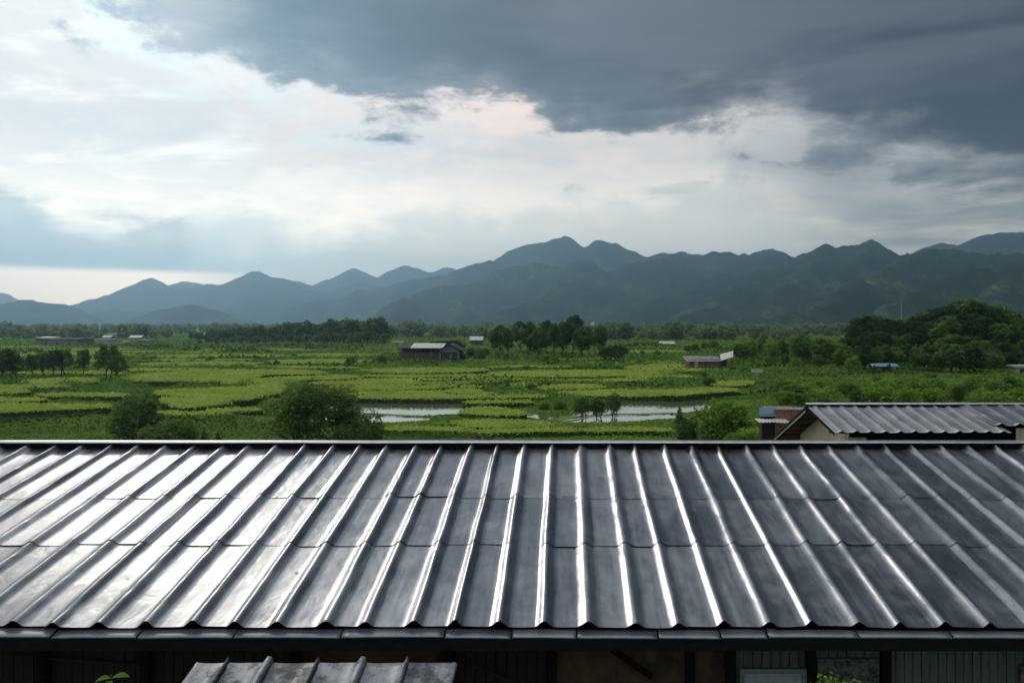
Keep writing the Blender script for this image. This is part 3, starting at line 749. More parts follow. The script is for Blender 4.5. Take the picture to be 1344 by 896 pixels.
# two shaggy dead stalks above the ridge
def stalk(seed):
    root=empty('dead_stalk',(0,0,-50)); r=np.random.default_rng(seed); b=MB()
    b.tube([(0,0,-.2),(.03,0,.6),(-.02,.02,1.3),(.02,0,1.9)],[.16,.14,.12,.05],8); b.build('stem',M['dry'],root)
    n=900; a=r.uniform(0,6.28,n); z=r.uniform(.15,2.0,n); rr=.16+.10*r.random(n)
    V,Fc=leaf_quads(np.stack([rr*np.cos(a),rr*np.sin(a),z],1),.15,-.2,seed); mesh_np('husk',V,Fc,M['dry'],root)
    root['h0']=2.0; return root
s1=stalk(4); put(s1,628,586,29,'left of two shaggy brown dead stalks above the ridge','stalk','dead stalks above the ridge',d=54,wide=.8)
s2=stalk(5); put(s2,640,586,28,'right of two shaggy brown dead stalks above the ridge','stalk','dead stalks above the ridge',d=54,wide=.9)
# plants against the front wall
def big_leaf(b, o, dirv, L, W, droop):
    d=np.array(dirv,float); d/=np.linalg.norm(d); side=np.cross(d,(0,0,1)); side/=np.linalg.norm(side)+1e-9; o=np.array(o,float); k0=len(b.v)
    prof_=[(0,.05),(.2,.6),(.45,1),(.7,.85),(.9,.45),(1,.06)]
    for u,w in prof_:
        c=o+d*L*u+np.array([0,0,-droop*L*u*u]); b.v += [tuple(c-side*W*w+np.array([0,0,.1*W*w])),tuple(c),tuple(c+side*W*w+np.array([0,0,.1*W*w]))]
    for i in range(len(prof_)-1):
        for j in (0,1): q=k0+i*3+j; b.f.append((q,q+1,q+4,q+3))
sap=empty('sapling',((146-CX)/F*6.5,6.5,3.11)); tag(sap,'thin sapling whose bright green top leaf shows at the lower left edge','plant')
b=MB(); b.tube([(0,0,-.1),(.04,.02,1),(-.02,.03,2.1),(0,0,3.03)],[.025,.02,.014,.005],7); b.build('stem',M['bark'],sap)
b=MB(); rr=random.Random(5)
for k in range(26):
    z=.5+2.5*k/26; a=k*2.4; big_leaf(b,(0,0,z),(math.cos(a),math.sin(a),.5),.16,.045,.5)
big_leaf(b,(0,0,3.0),(1,.3,.55),.15,.055,.5); big_leaf(b,(0,0,3.0),(-.9,-.3,.4),.13,.05,.5); big_leaf(b,(0,0,2.98),(.1,-1,.4),.08,.03,.6)
b.build('leaves',M['leaf_bright'],sap,smooth=True)
ws=T('wall_shrub',71,2.86,.75,.1,6000,.05,M['leaf_bright'],16,.03,2,1.3,lobe_size=.62,cone=False)
ws.location=((1101-CX)/F*6.9,6.9,3.16); tag(ws,'leafy green shrub growing up in front of the stone panel','shrub')

# ------------------------------------------------------------------ crop fields
fields_px=[  # outline of the crop's top in the photo, height of the crop edge
 ([(436,519),(450,515),(520,513),(600,513.5),(645,515.5),(651,519),(640,521.5),(570,522.5),(500,522),(455,521.5)],1.05),
 ([(418,510),(440,507),(520,505.8),(570,507),(574,509),(540,510),(480,511.5),(440,512)],.9),
 ([(408,503.5),(430,500.5),(500,499),(556,501.5),(558,503.5),(520,504),(460,504.6)],.9),
 ([(300,488),(330,485.5),(390,485.5),(424,488),(420,490),(360,491),(320,491)],.9),
 ([(350,496),(400,494),(450,492.5),(472,494),(455,496.5),(400,498),(365,499)],.9),
 ([(290,502),(330,497.5),(380,496.5),(398,498),(380,501.5),(340,503.5)],.95),
 ([(300,512),(330,506),(370,505),(372,512),(350,518.5),(320,518)],.95),
 ([(165,494),(200,489.5),(270,487.5),(320,488.5),(345,490),(330,496),(270,499.5),(200,499.5),(172,498)],1.0),
 ([(205,513),(250,510.5),(310,508),(352,507.5),(350,516),(330,523),(296,523.5),(250,520.5),(212,517)],1.0),
 ([(212,522),(245,522.5),(290,524),(302,527.5),(270,532),(240,534),(218,529)],1.0),
 ([(-40,513),(0,510.5),(25,510.5),(38,513),(15,515.5),(-20,517)],.9),
 ([(-40,534),(0,529),(50,530),(100,531),(140,530),(142,533.5),(100,536),(50,538),(0,541),(-40,544)],1.1),
 ([(30,500),(80,496),(110,496),(130,499),(100,502.5),(50,504)],.8),
 ([(706,507.5),(735,504.8),(775,504.5),(796,507.5),(780,509),(740,510.5),(715,511)],.9),
 ([(726,516),(760,512.5),(820,511.5),(880,512.5),(914,516),(890,518.5),(830,519.5),(770,519)],.95),
 ([(604,538),(635,533.5),(665,536),(690,541.5),(680,544),(640,543.5),(612,542)],.45),
 ([(590,554),(640,550.5),(700,552.5),(725,556),(690,559),(630,559.5)],.8),
 ([(582,513),(600,510.8),(625,511),(632,514),(610,516)],.9),
 ([(655,507),(690,502),(705,503),(690,507),(670,509)],.8),
 ([(860,516),(900,510.5),(950,509),(970,512),(930,515),(890,518)],.8),
 ([(930,503),(965,499.5),(990,501),(980,504.5),(950,506)],.8),
 ([(640,490),(700,486.5),(800,486),(880,489),(860,492),(760,494),(680,493.5)],.7),
 ([(180,478),(240,475.5),(310,475),(350,477.5),(300,480.5),(220,481)],.8),
 ([(350,474),(420,472),(480,473),(490,475.5),(430,477),(370,477)],.8),
 ([(470,486),(530,483.5),(600,483),(640,485),(600,488),(520,489)],.9),
 ([(200,467),(270,465.5),(350,465.5),(380,467.5),(300,469.5),(220,469.5)],.9),
 ([(810,462),(860,460),(900,461.5),(890,465),(840,466)],.9),
 ([(390,466),(440,464.5),(500,465.5),(510,467.5),(450,469)],.9),
 ([(820,482),(870,478),(930,480),(960,484),(900,487),(850,487)],.8),
]
sr=random.Random(31)
def strip(xa,xb,yt,th,h,slope=0.0):
    n=9; top=[];bot=[]
    ph=sr.uniform(0,6)
    for k in range(n):
        u=k/(n-1); x=xa+(xb-xa)*u; e=math.sqrt(max(.02,1-(2*u-1)**4)); y=yt+slope*(u-.5)+.5*math.sin(u*5+ph)
        top.append((x,y+th*.5*(1-e))); bot.append((x,y+th*(.5+.5*e)))
    fields_px.append((top+bot[::-1],h))
y_=455.5
while y_<472:
    x=sr.uniform(-60,40)
    while x<660:
        L=sr.uniform(120,300)
        if not(235<x+L and x<520 and y_<456) and not (500<x+L and x<640 and y_<472): strip(x,x+L,y_,sr.uniform(.9,1.5)*(1+(y_-455)/18),.5,sr.uniform(-.8,.8))
        x+=L+sr.uniform(14,60)
    y_+=sr.uniform(2.6,3.6)
for xa,xb,yt,th,h,sl in ((-40,120,480,2.6,.7,.5),(-30,170,488.5,2.4,.7,-.6),(130,330,484.5,2.6,.7,.6),(330,470,481,2.2,.7,.3),(420,560,488.5,2.3,.7,-.3),(480,640,491.8,2.4,.8,.4),
    (470,590,497,2.4,.8,.5),(560,660,500.5,2.6,.8,-.4),(585,700,496,2.2,.8,.2),(560,640,505.5,2.6,.8,.4),(-40,90,505,3.2,.9,.6),(60,200,506.5,3.2,.9,-.6),(50,170,516,4,1.0,.8),(-40,60,522,3.6,1.0,-.5),
    (700,860,497.5,2.4,.7,.5),(820,930,493.5,2.2,.7,-.4),(830,960,503.5,2.6,.7,.6),(640,760,480.5,2.0,.6,.2),(760,900,475,2.0,.6,-.3),(700,820,470.8,1.6,.6,.2),(640,720,518.5,3,.8,.6),
    (610,700,525.5,3.2,.7,.8),(200,300,540,4,1.0,.5),(270,345,536,3.4,.9,-.6),(500,620,560,5,.8,1),(620,760,562,5,.8,-1),(760,880,561,5,.8,1)):
    strip(xa,xb,yt,th,h,sl)
fpoly=[]; ftop=[]
def in_any(polys,x,y):
    c=np.zeros(np.shape(x),bool)
    for P in polys: c|=inside(P,x,y)
    return c
tuft=[]; tsize=[]
k=-1
for (P,h) in fields_px:
    k+=1
    h=h*(.24 if k==0 else (.28 if k in (14,22) else (.72 if k in (3,4,7,8,9,11) else .52)))
    base=np.array([onz(a,b,h)[:2] for a,b in P]); c=base.mean(0); zt=gz(c[0],c[1])
    top=h+max(0,zt*.6)
    Q=smooth_poly([onz(a,b,top)[:2] for a,b in P],8)
    wob=.25*fbm(Q[:,0]/2,Q[:,1]/2,k,3); Q=Q+wob[:,None]*np.array([.6,1.0])
    if k>29 and (in_any(fpoly,Q[::5,0],Q[::5,1]).mean()>.12 or in_any(ponds,Q[::3,0],Q[::3,1]).any()): continue
    fpoly.append(Q); ftop.append(top); n=len(Q); cen=Q.mean(0)
    V=[];Fc=[]
    rings=[(1.0,-.8),(1.0,top-.22),(.992,top-.06),(.97,top)]
    for s,z in rings:
        for q in Q: 
            p=cen+(q-cen)*s; V.append((p[0],p[1],z if z>-.5 else -.8))
    nrg=len(rings)
    for r_ in range(nrg-1):
        for i in range(n): Fc.append((r_*n+i,r_*n+(i+1)%n,(r_+1)*n+(i+1)%n,(r_+1)*n+i))
    Fc.append(tuple((nrg-1)*n+i for i in range(n)))
    area=.5*np.sum(Q[:,0]*np.roll(Q[:,1],-1)-np.roll(Q[:,0],-1)*Q[:,1])
    if area<0: Fc=[f[::-1] for f in Fc]
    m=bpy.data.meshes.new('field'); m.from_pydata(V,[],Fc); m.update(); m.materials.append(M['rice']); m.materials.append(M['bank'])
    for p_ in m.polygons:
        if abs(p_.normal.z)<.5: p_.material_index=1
    tag(link(bpy.data.objects.new('field',m)),'raised bright green crop terrace with shade painted on its edges','field',kind='structure')
    # crop blades over the top and hanging over the edge
    dist=cen[1]; sz=.0029*dist; A=abs(area); N=int(min(26000,A/(sz*sz)*1.5))
    bx0,bx1,by0,by1=Q[:,0].min(),Q[:,0].max(),Q[:,1].min(),Q[:,1].max()
    x=rng.uniform(bx0,bx1,N*3); y=rng.uniform(by0,by1,N*3); s=inside(Q,x,y); x=x[s][:N]; y=y[s][:N]
    z=top+rng.uniform(-.05,.16,len(x))+.06*fbm(x/1.3,y/1.3,k,2)
    tuft.append(np.stack([x,y,z],1)); tsize.append(np.full(len(x),sz))
    Ne=int(np.sum(np.linalg.norm(np.roll(Q,-1,0)-Q,axis=1))/sz*2)
    i=rng.integers(0,n,Ne); u=rng.random(Ne)[:,None]; e=Q[i]*(1-u)+Q[(i+1)%n]*u
    tuft.append(np.stack([e[:,0]+rng.normal(0,.12,Ne),e[:,1]+rng.normal(0,.12,Ne),top-.18*rng.random(Ne)],1)); tsize.append(np.full(Ne,sz))
print('fields',len(fpoly))
P=np.concatenate(tuft); S=np.concatenate(tsize)
V,Fc=leaf_quads(P,S,.15,99,.1)
tag(mesh_np('rice_crop',V,Fc,M['rice']),'bright yellow green crop standing on the terraces','crop',kind='stuff')

# ------------------------------------------------------------------ ground cover
def cover(n, y0, y1, seed, sizek, spread=.80):
    r=np.random.default_rng(seed)
    y=np.exp(r.uniform(math.log(y0),math.log(y1),n)); x=(r.uniform(-1,1,n)*spread*y)
    keep=~in_any(fpoly,x,y)&~in_any(ponds,x,y)&(np.exp(-(((x-MOUND[0])/38)**2+((y-MOUND[1])/34)**2))<.7); x=x[keep]; y=y[keep]
    g_=ground_z(x,y)
    lump=np.clip(fbm(x/3.2,y/2.4,61,4)+.12,0,1)*np.clip(.6+fbm(x/22,y/14,66,3)*1.6,0,1.3)
    dp=np.full(len(x),99.)
    for P_ in ponds: dp=np.minimum(dp,edge_dist(P_,x,y))
    lowp=sstep(3,13,dp)*(1-.75*np.exp(-(((x-1)/30)**2+((y-70)/16)**2)))
    z=g_+.03+lump*2.2*lowp*r.random(len(x))**.5+.1*r.random(len(x))*(.3+.7*lowp)
    return np.stack([x,y,z],1), sizek*y
Pa,Sa=cover(330000,50,210,5,.0031); Pb,Sb=cover(130000,210,640,6,.0030)
V,Fc=leaf_quads(np.concatenate([Pa,Pb]),np.concatenate([Sa,Sb]),.5,7,.2)
tag(mesh_np('undergrowth',V,Fc,M['leaf_cover']),'low tangled green plants covering the valley between the fields','ground cover',kind='stuff')
hr=np.random.default_rng(404); HP=[];HS=[]
for q in range(150):
    yc=math.exp(hr.uniform(math.log(66),math.log(330))); xc=hr.uniform(-.78,.72)*yc; L=hr.uniform(2.5,9)*(.6+yc/150); wd=hr.uniform(.5,1.1)*(.6+yc/200); hh_=hr.uniform(.35,1.25)*(.7+yc/260)
    sl=hr.uniform(-.25,.25); n_=int(hr.uniform(90,210)); u=hr.uniform(-1,1,n_); v=hr.normal(0,.4,n_)
    x=xc+u*L; y=yc+v*wd+u*L*sl+.4*np.sin(u*4+q); en=np.sqrt(np.clip(1-u*u,0,1))*(.65+.5*np.sin(u*L*1.3+q)**2)
    k_=~in_any(fpoly,x,y)&~in_any(ponds,x,y); dp=np.full(n_,99.)
    for P_ in ponds: dp=np.minimum(dp,edge_dist(P_,x,y))
    k_&=(dp>9)|(yc>100)
    z=ground_z(x,y)+hh_*en*hr.random(n_)**.6*np.clip(dp/6,.25,1); HP.append(np.stack([x,y,z],1)[k_]); HS.append(np.full(k_.sum(),.0034*yc+.05))
for k,Q in enumerate(fpoly):  # dark leaves added on near edges to stand in for terrace shade
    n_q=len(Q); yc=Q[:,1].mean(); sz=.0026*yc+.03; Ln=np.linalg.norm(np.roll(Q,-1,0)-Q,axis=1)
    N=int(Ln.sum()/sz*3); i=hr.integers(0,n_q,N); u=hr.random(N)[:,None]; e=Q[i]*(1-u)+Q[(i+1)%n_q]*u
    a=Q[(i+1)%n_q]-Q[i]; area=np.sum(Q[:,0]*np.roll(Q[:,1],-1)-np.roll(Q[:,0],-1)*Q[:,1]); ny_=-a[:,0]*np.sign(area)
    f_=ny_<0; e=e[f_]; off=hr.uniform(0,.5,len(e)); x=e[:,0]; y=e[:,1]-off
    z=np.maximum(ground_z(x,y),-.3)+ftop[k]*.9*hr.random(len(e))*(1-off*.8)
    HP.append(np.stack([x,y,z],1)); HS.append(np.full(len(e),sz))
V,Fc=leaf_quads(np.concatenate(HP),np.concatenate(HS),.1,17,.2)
tag(mesh_np('hedge_and_edge_shade',V,Fc,M['leaf_hedge_shade']),'rough hedge growth between fields, and dark leaves as shade on terrace edges','hedge growth',kind='stuff')
# far-off wood across the valley
r=np.random.default_rng(77); nt=3400
y=np.exp(r.uniform(math.log(420),math.log(2300),nt)); x=r.uniform(-.80,.80,nt)*y
dens=fbm(x/170,y/120,5,3)+.30*sstep(420,800,y)+.22*sstep(0,.6,x/y); k=(dens>.10)&~((np.abs(x+235)<60)&(np.abs(y-390)<60)); x=x[k];y=y[k]
gzv=ground_z(x,y); hh=r.uniform(4,9.5,len(x))*(1+.5*fbm(x/60,y/60,91,2)); P=[];S=[]
for i in range(len(x)):
    nl=int(70*min(1,900/y[i])+26); d=r.normal(size=(nl,3)); d/=np.linalg.norm(d,axis=1)[:,None]; q=r.uniform(.6,1,nl)[:,None]
    w=hh[i]*r.uniform(.42,.6)
    P.append(np.array([x[i],y[i],gzv[i]+hh[i]*.55])+d*q*np.array([w,w,hh[i]*.5])); S.append(np.full(nl,hh[i]*.26+.0006*y[i]))
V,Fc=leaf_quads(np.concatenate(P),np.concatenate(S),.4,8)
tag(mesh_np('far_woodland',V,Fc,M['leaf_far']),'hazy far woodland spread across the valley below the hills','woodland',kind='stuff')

# ------------------------------------------------------------------ the second roof at right
nb=empty('neighbour_house',(15,31,1.4)); tag(nb,'second building at right with a wavy tin roof and pale plank gable','house')
bpy.context.view_layer.update()
def Nn(o, p=None): o.parent=p or nb; o.matrix_parent_inverse=(p or nb).matrix_world.inverted(); return o
ry,rz_=30.0,EYE-(533.5-HY)/F*30.0; fy,fz=27.0,EYE-(567.5-HY)/F*27.0; byy=35.3; bz=EYE-(578-HY)/F*byy
x0=(1060-CX)/F*30.0; xm=15.15; xe=23.5
V,Fc=rib_sheet(x0,xm,.5,.065,.125,fy,fz,ry,rz_,22,.012,3); o=mesh_np('roof_sheet',V,Fc,M['roof_back'],smooth=True)
md=o.modifiers.new('gauge','SOLIDIFY'); md.thickness=.004; md.offset=-1; Nn(o)
V,Fc=rib_sheet(xm-.35,xe,.62,.075,.15,fy+.55,fz+.55*(rz_-fz)/3+.07,ry,rz_+.05,20,.016,8); o=mesh_np('roof_sheet',V,Fc,M['roof_back'],smooth=True)
md=o.modifiers.new('gauge','SOLIDIFY'); md.thickness=.004; md.offset=-1; Nn(o)
V,Fc=rib_sheet(x0,xe,.5,.06,.16,byy,bz,ry,rz_,16,.01,5); o=mesh_np('rear_roof_sheet',V,Fc,M['roof_back'],smooth=True)
md=o.modifiers.new('gauge','SOLIDIFY'); md.thickness=.004; md.offset=-1; Nn(o)
b=MB(); b.box(x0-.02,xe,ry+.0,ry+.05,rz_-.12,rz_+.09); Nn(b.build('ridge_board',M['dark']))
b=MB(); b.prism_x([(ry-.10,rz_+.10),(ry-.02,rz_+.15),(ry+.06,rz_+.15),(ry+.16,rz_+.08),(ry+.15,rz_+.07),(ry+.05,rz_+.125),(ry-.01,rz_+.125),(ry-.095,rz_+.085)],x0-.08,xe); Nn(b.build('ridge_cap',M['cap']))
# barge boards
def slab(b, ya,za,yb,zb,x0,x1,dn,up):
    b.prism_x([(ya,za-dn),(yb,zb-dn),(yb,zb+up),(ya,za+up)],x0,x1); return b
b=MB(); slab(b,ry,rz_,byy,bz,x0-.06,x0-.005,.20,.03); Nn(b.build('barge_board',M['dark']))
b=MB(); slab(b,ry,rz_,byy,bz,x0-.085,x0-.062,.20,-.13); Nn(b.build('barge_trim',M['cap']))
b=MB(); slab(b,fy,fz,ry,rz_,x0-.03,x0-.005,.09,.01); Nn(b.build('barge_board',M['dark']))
for k in range(6):
    y_=ry+.7+k*.85; z_=rz_+(bz-rz_)*(y_-ry)/(byy-ry)-.03
    b=MB(); b.box(x0+.02,x0+5,y_-.04,y_+.04,z_-.14,z_-.03); Nn(b.build('rafter',M['rafter']))
b=MB(); slab(b,ry+.06,rz_-.02,byy-.05,bz,x0+.012,xe-.05,.026,.0); Nn(b.build('roof_lining',M['rafter']))
# gable wall of vertical boards
gx=x0+.72; wy0,wy1=27.75,33.4; nbd=22; b=MB()
def under(y_): return (fz+(rz_-fz)*(y_-fy)/3 if y_<ry else rz_+(bz-rz_)*(y_-ry)/(byy-ry))-.17
for k in range(nbd):
    a=wy0+(wy1-wy0)*k/nbd+.006; c=wy0+(wy1-wy0)*(k+1)/nbd-.006; j=random.uniform(0,.02)
    b.hexa([(gx+j,a,.8),(gx+.05,a,.8),(gx+.05,c,.8),(gx+j,c,.8),(gx+j,a,under(a)),(gx+.05,a,under(a)),(gx+.05,c,under(c)),(gx+j,c,under(c))])
Nn(b.build('gable_wall',M['pale_wood']))
xo0=(1137-CX)/F*wy0; xo1=(1334-CX)/F*wy0
zt_=EYE-(574-HY)/F*wy0
b=MB(); n=6; w=(xo0-gx-.05)/n
for k in range(n): b.box(gx+.055+k*w+.005,gx+.05+(k+1)*w,wy0,wy0+.05,.8,zt_)
Nn(b.build('front_wall',M['pale_wood']))
b=MB(); b.box(xo1,xe-.2,wy0,wy0+.05,.8,fz+.05); Nn(b.build('front_wall',M['pale_wood']))
b=MB(); b.box(gx+.05,xe-.2,wy0+.9,wy0+1.0,.8,fz+.1); Nn(b.build('dark_partition',M['dark']))
b=MB(); b.box(x0+.1,xm,wy0-.03,wy0+.07,fz-.12,fz-.0); Nn(b.build('eave_beam',M['dark']))
b=MB(); b.box(gx+.06,xe-.2,wy1-.05,wy1,.8,under(wy1)-.05); Nn(b.build('rear_wall',M['pale_wood']))
b=MB(); b.box(xe-.2,xe-.15,wy0,wy1,.8,fz); Nn(b.build('gable_wall',M['pale_wood']))

# ------------------------------------------------------------------ brick house with a blue sheet
d=46.0
def X_(px,dd=d): return (px-CX)/F*dd
def Z_(py,dd=d): return EYE-(py-HY)/F*dd
bh=empty('brick_house',(X_(1030),d+1.5,gz(X_(1030),d))); tag(bh,'small red brick house with a blue sheet and pale tin awning','house')
bpy.context.view_layer.update()
def Bn(o): o.parent=bh; o.matrix_parent_inverse=bh.matrix_world.inverted(); return o
zg=gz(X_(1030),d)-.3
b=MB(); b.box(X_(1019),X_(1062),d,d+.9,zg,Z_(538.2)); Bn(b.build('wall',M['brick']))
b=MB(); b.box(X_(1018),X_(1063),d-.06,d+.96,Z_(538.1),Z_(536.6)); Bn(b.build('coping',M['grey_wall'],bevel=.01))
b=MB(); b.box(X_(1022),X_(1062),d+.97,d+4,zg,Z_(542)); Bn(b.build('rear_wall',M['brick']))
b=MB(); b.box(X_(1000),X_(1018.8),d+.3,d+.6,zg,Z_(545.2)); Bn(b.build('side_wall',M['black_roof']))
V,Fc=rib_sheet(X_(997.5),X_(1019),.16,.03,.07,d+.1,Z_(545.0),d+.25,Z_(535),6,.03,4); o=mesh_np('blue_sheet',V,Fc,M['blue_tarp'],smooth=True); md=o.modifiers.new('gauge','SOLIDIFY'); md.thickness=.02; Bn(o)
b=MB(); b.box(X_(998),X_(1019.5),d+.0,d+.08,Z_(546),Z_(545.2)); Bn(b.build('sill',M['cream']))
da=d-1.2
V,Fc=rib_sheet(X_(997,da),X_(1038,da),.2,.03,.08,da,Z_(554.5,da),d-.02,Z_(549.5,d),8,.02,6); o=mesh_np('awning',V,Fc,M['white_roof'],smooth=True); md=o.modifiers.new('gauge','SOLIDIFY'); md.thickness=.012; Bn(o)
for px in (1000,1035):
    b=MB(); x=X_(px,da); b.box(x-.03,x+.03,da+.05,da+.11,zg,Z_(554.9,da)); Bn(b.build('post',M['old_wood']))

# ------------------------------------------------------------------ barn in the middle distance
def gable_shed(b, x0,x1,y0,y1,ze,zr,th=.12,over=.4):
    ym=(y0+y1)/2; b.prism_x([(y0-over,ze-over*(zr-ze)/(ym-y0)),(ym,zr),(y1+over,ze-over*(zr-ze)/(ym-y0)),(y1+over,ze+th-over*(zr-ze)/(ym-y0)),(ym,zr+th),(y0-over,ze+th-over*(zr-ze)/(ym-y0))],x0,x1); return b
d=178.0; xa,xb=X_(524,d),X_(594,d); zb_=gz(X_(560,d),d)
zg=Z_(467,d); ze=Z_(456.5,d); zr=Z_(451.0,d+3)
barn=empty('barn',((xa+xb)/2,d+4,zb_)); tag(barn,'dark open sided barn with a pale tin roof panel in the middle distance','barn')
bpy.context.view_layer.update()
def An(o): o.parent=barn; o.matrix_parent_inverse=barn.matrix_world.inverted(); return o
zf=min(zb_,zg)-.4
b=MB(); b.box(xa,xb,d+2.6,d+2.75,zf,ze); An(b.build('wall',M['old_wood']))
b=MB(); b.box(xa,xb,d-.1,d+.05,zf,zg+.75); An(b.build('low_wall',M['old_wood']))
n=11
for k in range(n):
    x=xa+.15+(xb-xa-.3)*k/(n-1); b=MB(); b.box(x-.09,x+.09,d-.16,d+.1,zf,ze+.05); An(b.build('post',M['brown_wood'] if k%3==0 else M['old_wood']))
xp0,xp1=X_(539,d),X_(582,d); ym=d+4.2
b=MB(); b.hexa([(xa-.3,d-.6,ze-.15),(xp0,d-.6,ze-.15),(xp0,ym,zr-.1),(xa-.3,ym,zr-.1),(xa-.3,d-.6,ze),(xp0,d-.6,ze),(xp0,ym,zr),(xa-.3,ym,zr)]); An(b.build('roof',M['black_roof']))
V,Fc=rib_sheet(xp0,xp1,.4,.05,.12,d-.8,ze-.02,ym,zr+.1,6,.02,2); o=mesh_np('roof_panel',V,Fc,M['white_roof'],smooth=True); md=o.modifiers.new('gauge','SOLIDIFY'); md.thickness=.05; An(o); tag(o,'pale tin roof panel')
# gabled end turned to the viewer at right
xg0,xg1=X_(577,d),X_(604,d); xc=X_(590,d); za=Z_(452,d); zs=Z_(459,d)
def prism_y(b, prof, y0, y1):
    k=len(b.v); n=len(prof); b.v += [(x,y0,z) for x,z in prof]+[(x,y1,z) for x,z in prof]
    b.f += [(k+i,k+(i+1)%n,k+n+(i+1)%n,k+n+i) for i in range(n)]+[tuple(k+i for i in range(n))[::-1],tuple(k+n+i for i in range(n))]; return b
b=MB(); prism_y(b,[(xg0,zf),(xg1-.3,zf),(xg1-.3,zs-.1),(xc,za-.15),(xg0,zs-.1)],d-.35,d+7.5); An(b.build('end_wall',M['grey_wall']))
b=MB(); prism_y(b,[(xc,za),(xg1+.5,zs-.25),(xg1+.5,zs-.08),(xc,za+.18),(xg0-.3,zs-.05),(xg0-.3,zs-.2)],d-.9,d+8); An(b.build('gable_roof',M['black_roof']))
b=MB(); b.box(xg0+.3,xg1-.6,d-.42,d-.36,zf+.3,zs-.5); An(b.build('doorway',M['glass']))
b=MB(); y2=d+8.2; prism_y(b,[(X_(560,y2),Z_(452.5,y2)),(X_(607,y2),Z_(456.5,y2)),(X_(608.5,y2),Z_(453.5,y2)),(X_(600,y2),Z_(446.6,y2)),(X_(566,y2),Z_(448,y2))],y2-.2,y2+5); An(b.build('rear_roof',M['black_roof']))
b=MB(); b.box(X_(562,y2),X_(604,y2),y2+.1,y2+4.6,zf,Z_(453.4,y2)); An(b.build('rear_wall',M['old_wood']))

# ------------------------------------------------------------------ brown shed with a butterfly roof
d=152.0; xa,xb=X_(904,d),X_(955,d); zs=Z_(471.5,d)
zg=gz(X_(930,d),d)
sh=empty('shed',(X_(932,d),d+2.5,zg)); tag(sh,'brown plank shed with a grey roof kicked up at its right end','shed')
bpy.context.view_layer.update()
def Sn(o): o.parent=sh; o.matrix_parent_inverse=sh.matrix_world.inverted(); return o
b=MB(); n=22; w=(xb-xa)/n
for k in range(n): b.box(xa+k*w+.01,xa+(k+1)*w-.01,d+random.uniform(0,.03),d+.12,zg-.5,zs)
Sn(b.build('wall',M['brown_wood']))
b=MB(); b.box(xa,xa+.1,d+.13,d+5,zg-.5,zs).box(xb-.1,xb,d+.13,d+5,zg-.5,zs+.05).box(xa+.1,xb-.1,d+4.9,d+5,zg-.5,zs+.1); Sn(b.build('side_wall',M['old_wood']))
for px in (909,915,926,937,944): 
    b=MB(); x=X_(px,d); b.box(x-.06,x+.06,d-.06,d-.002,zg-.5,zs); Sn(b.build('post',M['old_wood'] if px!=915 else M['cream']))
b=MB(); x=X_(914,d); b.box(x-.35,x+.35,d-.04,d-.004,zg-.3,zs-.25); Sn(b.build('door',M['cream']))
b=MB(); b.box(X_(946,d),X_(953,d),d-.03,d-.004,zg-.3,zs-.2); Sn(b.build('doorway',M['glass']))
V,Fc=rib_sheet(X_(901,d),X_(948,d),.35,.04,.1,d-.6,Z_(473.5,d),d+5.4,Z_(467.2,d+5.4),6,.03,2); o=mesh_np('roof',V,Fc,M['roof_back'],smooth=True); md=o.modifiers.new('gauge','SOLIDIFY'); md.thickness=.06; Sn(o)
b=MB(); b.hexa([(X_(945,d),d-.7,Z_(473.6,d)),(X_(961,d),d-.7,Z_(468.5,d)),(X_(969,d),d+4.5,Z_(461.8,d)),(X_(951,d),d+4.5,Z_(467,d)),(X_(945,d),d-.7,Z_(472.9,d)),(X_(961,d),d-.7,Z_(467.8,d)),(X_(969,d),d+4.5,Z_(461.1,d)),(X_(951,d),d+4.5,Z_(466.2,d))]); Sn(b.build('raised_roof',M['cream'],bevel=.01))
b=MB(); x=X_(960,d); b.box(x-.06,x+.06,d-.3,d-.18,zg-.5,Z_(469,d)); Sn(b.build('post',M['old_wood']))

# ------------------------------------------------------------------ sign, blue hut, white hut, mast
x,y_,z_=onz(993.7,503,0.0); z_=gz(x,y_); sg=empty('signboard',(x,y_,z_)); tag(sg,'pale flat board on a thin pole in the field below the shed','sign')
b=MB(); b.tube([(0,0,-.2),(0,0,2.0)],.045,8); b.build('pole',M['pole'],sg)
b=MB(); b.box(-.85,.85,-.03,.03,1.72,2.2); b.build('board',M['white_roof'],sg,bevel=.01)
b=MB(); b.box(-.9,.9,-.05,-.032,2.16,2.24).box(-.9,.9,-.05,-.032,1.68,1.76).box(-.9,-.84,-.05,-.032,1.76,2.16).box(.84,.9,-.05,-.032,1.76,2.16); b.build('frame',M['pole'],sg)
d=141.0; zg=gz(X_(1163,d),d)
hu=empty('field_hut',(X_(1163,d),d+1.5,zg)); tag(hu,'open field hut with a curved blue roof at the foot of the mound','hut')
bpy.context.view_layer.update()
def Un(o,p=hu): o.parent=p; o.matrix_parent_inverse=p.matrix_world.inverted(); return o
nx=14; V=[]
for k in range(nx+1):
    u=k/nx; x=X_(1146,d)+(X_(1181,d)-X_(1146,d))*u
    for j in range(9):
        v=j/8; V.append((x+.35*(1-2*v)*(-1 if u<.5 else .3)*.4,d+3*v,Z_(483.6-6.0*math.sin(math.pi*min(1,max(0,.12+.76*v)))*1.0+.8*(2*u-1)**4,d)))
o=mesh_np('roof',V,grid_faces(nx+1,9),M['blue_tarp'],smooth=True); md=o.modifiers.new('gauge','SOLIDIFY'); md.thickness=.06; Un(o)
for px in (1149,1164,1178):
    for yy_ in (d+.25,d+2.75):
        b=MB(); x=X_(px,d); b.box(x-.07,x+.07,yy_-.07,yy_+.07,zg-.5,Z_(482.4,d)); Un(b.build('post',M['old_wood']))
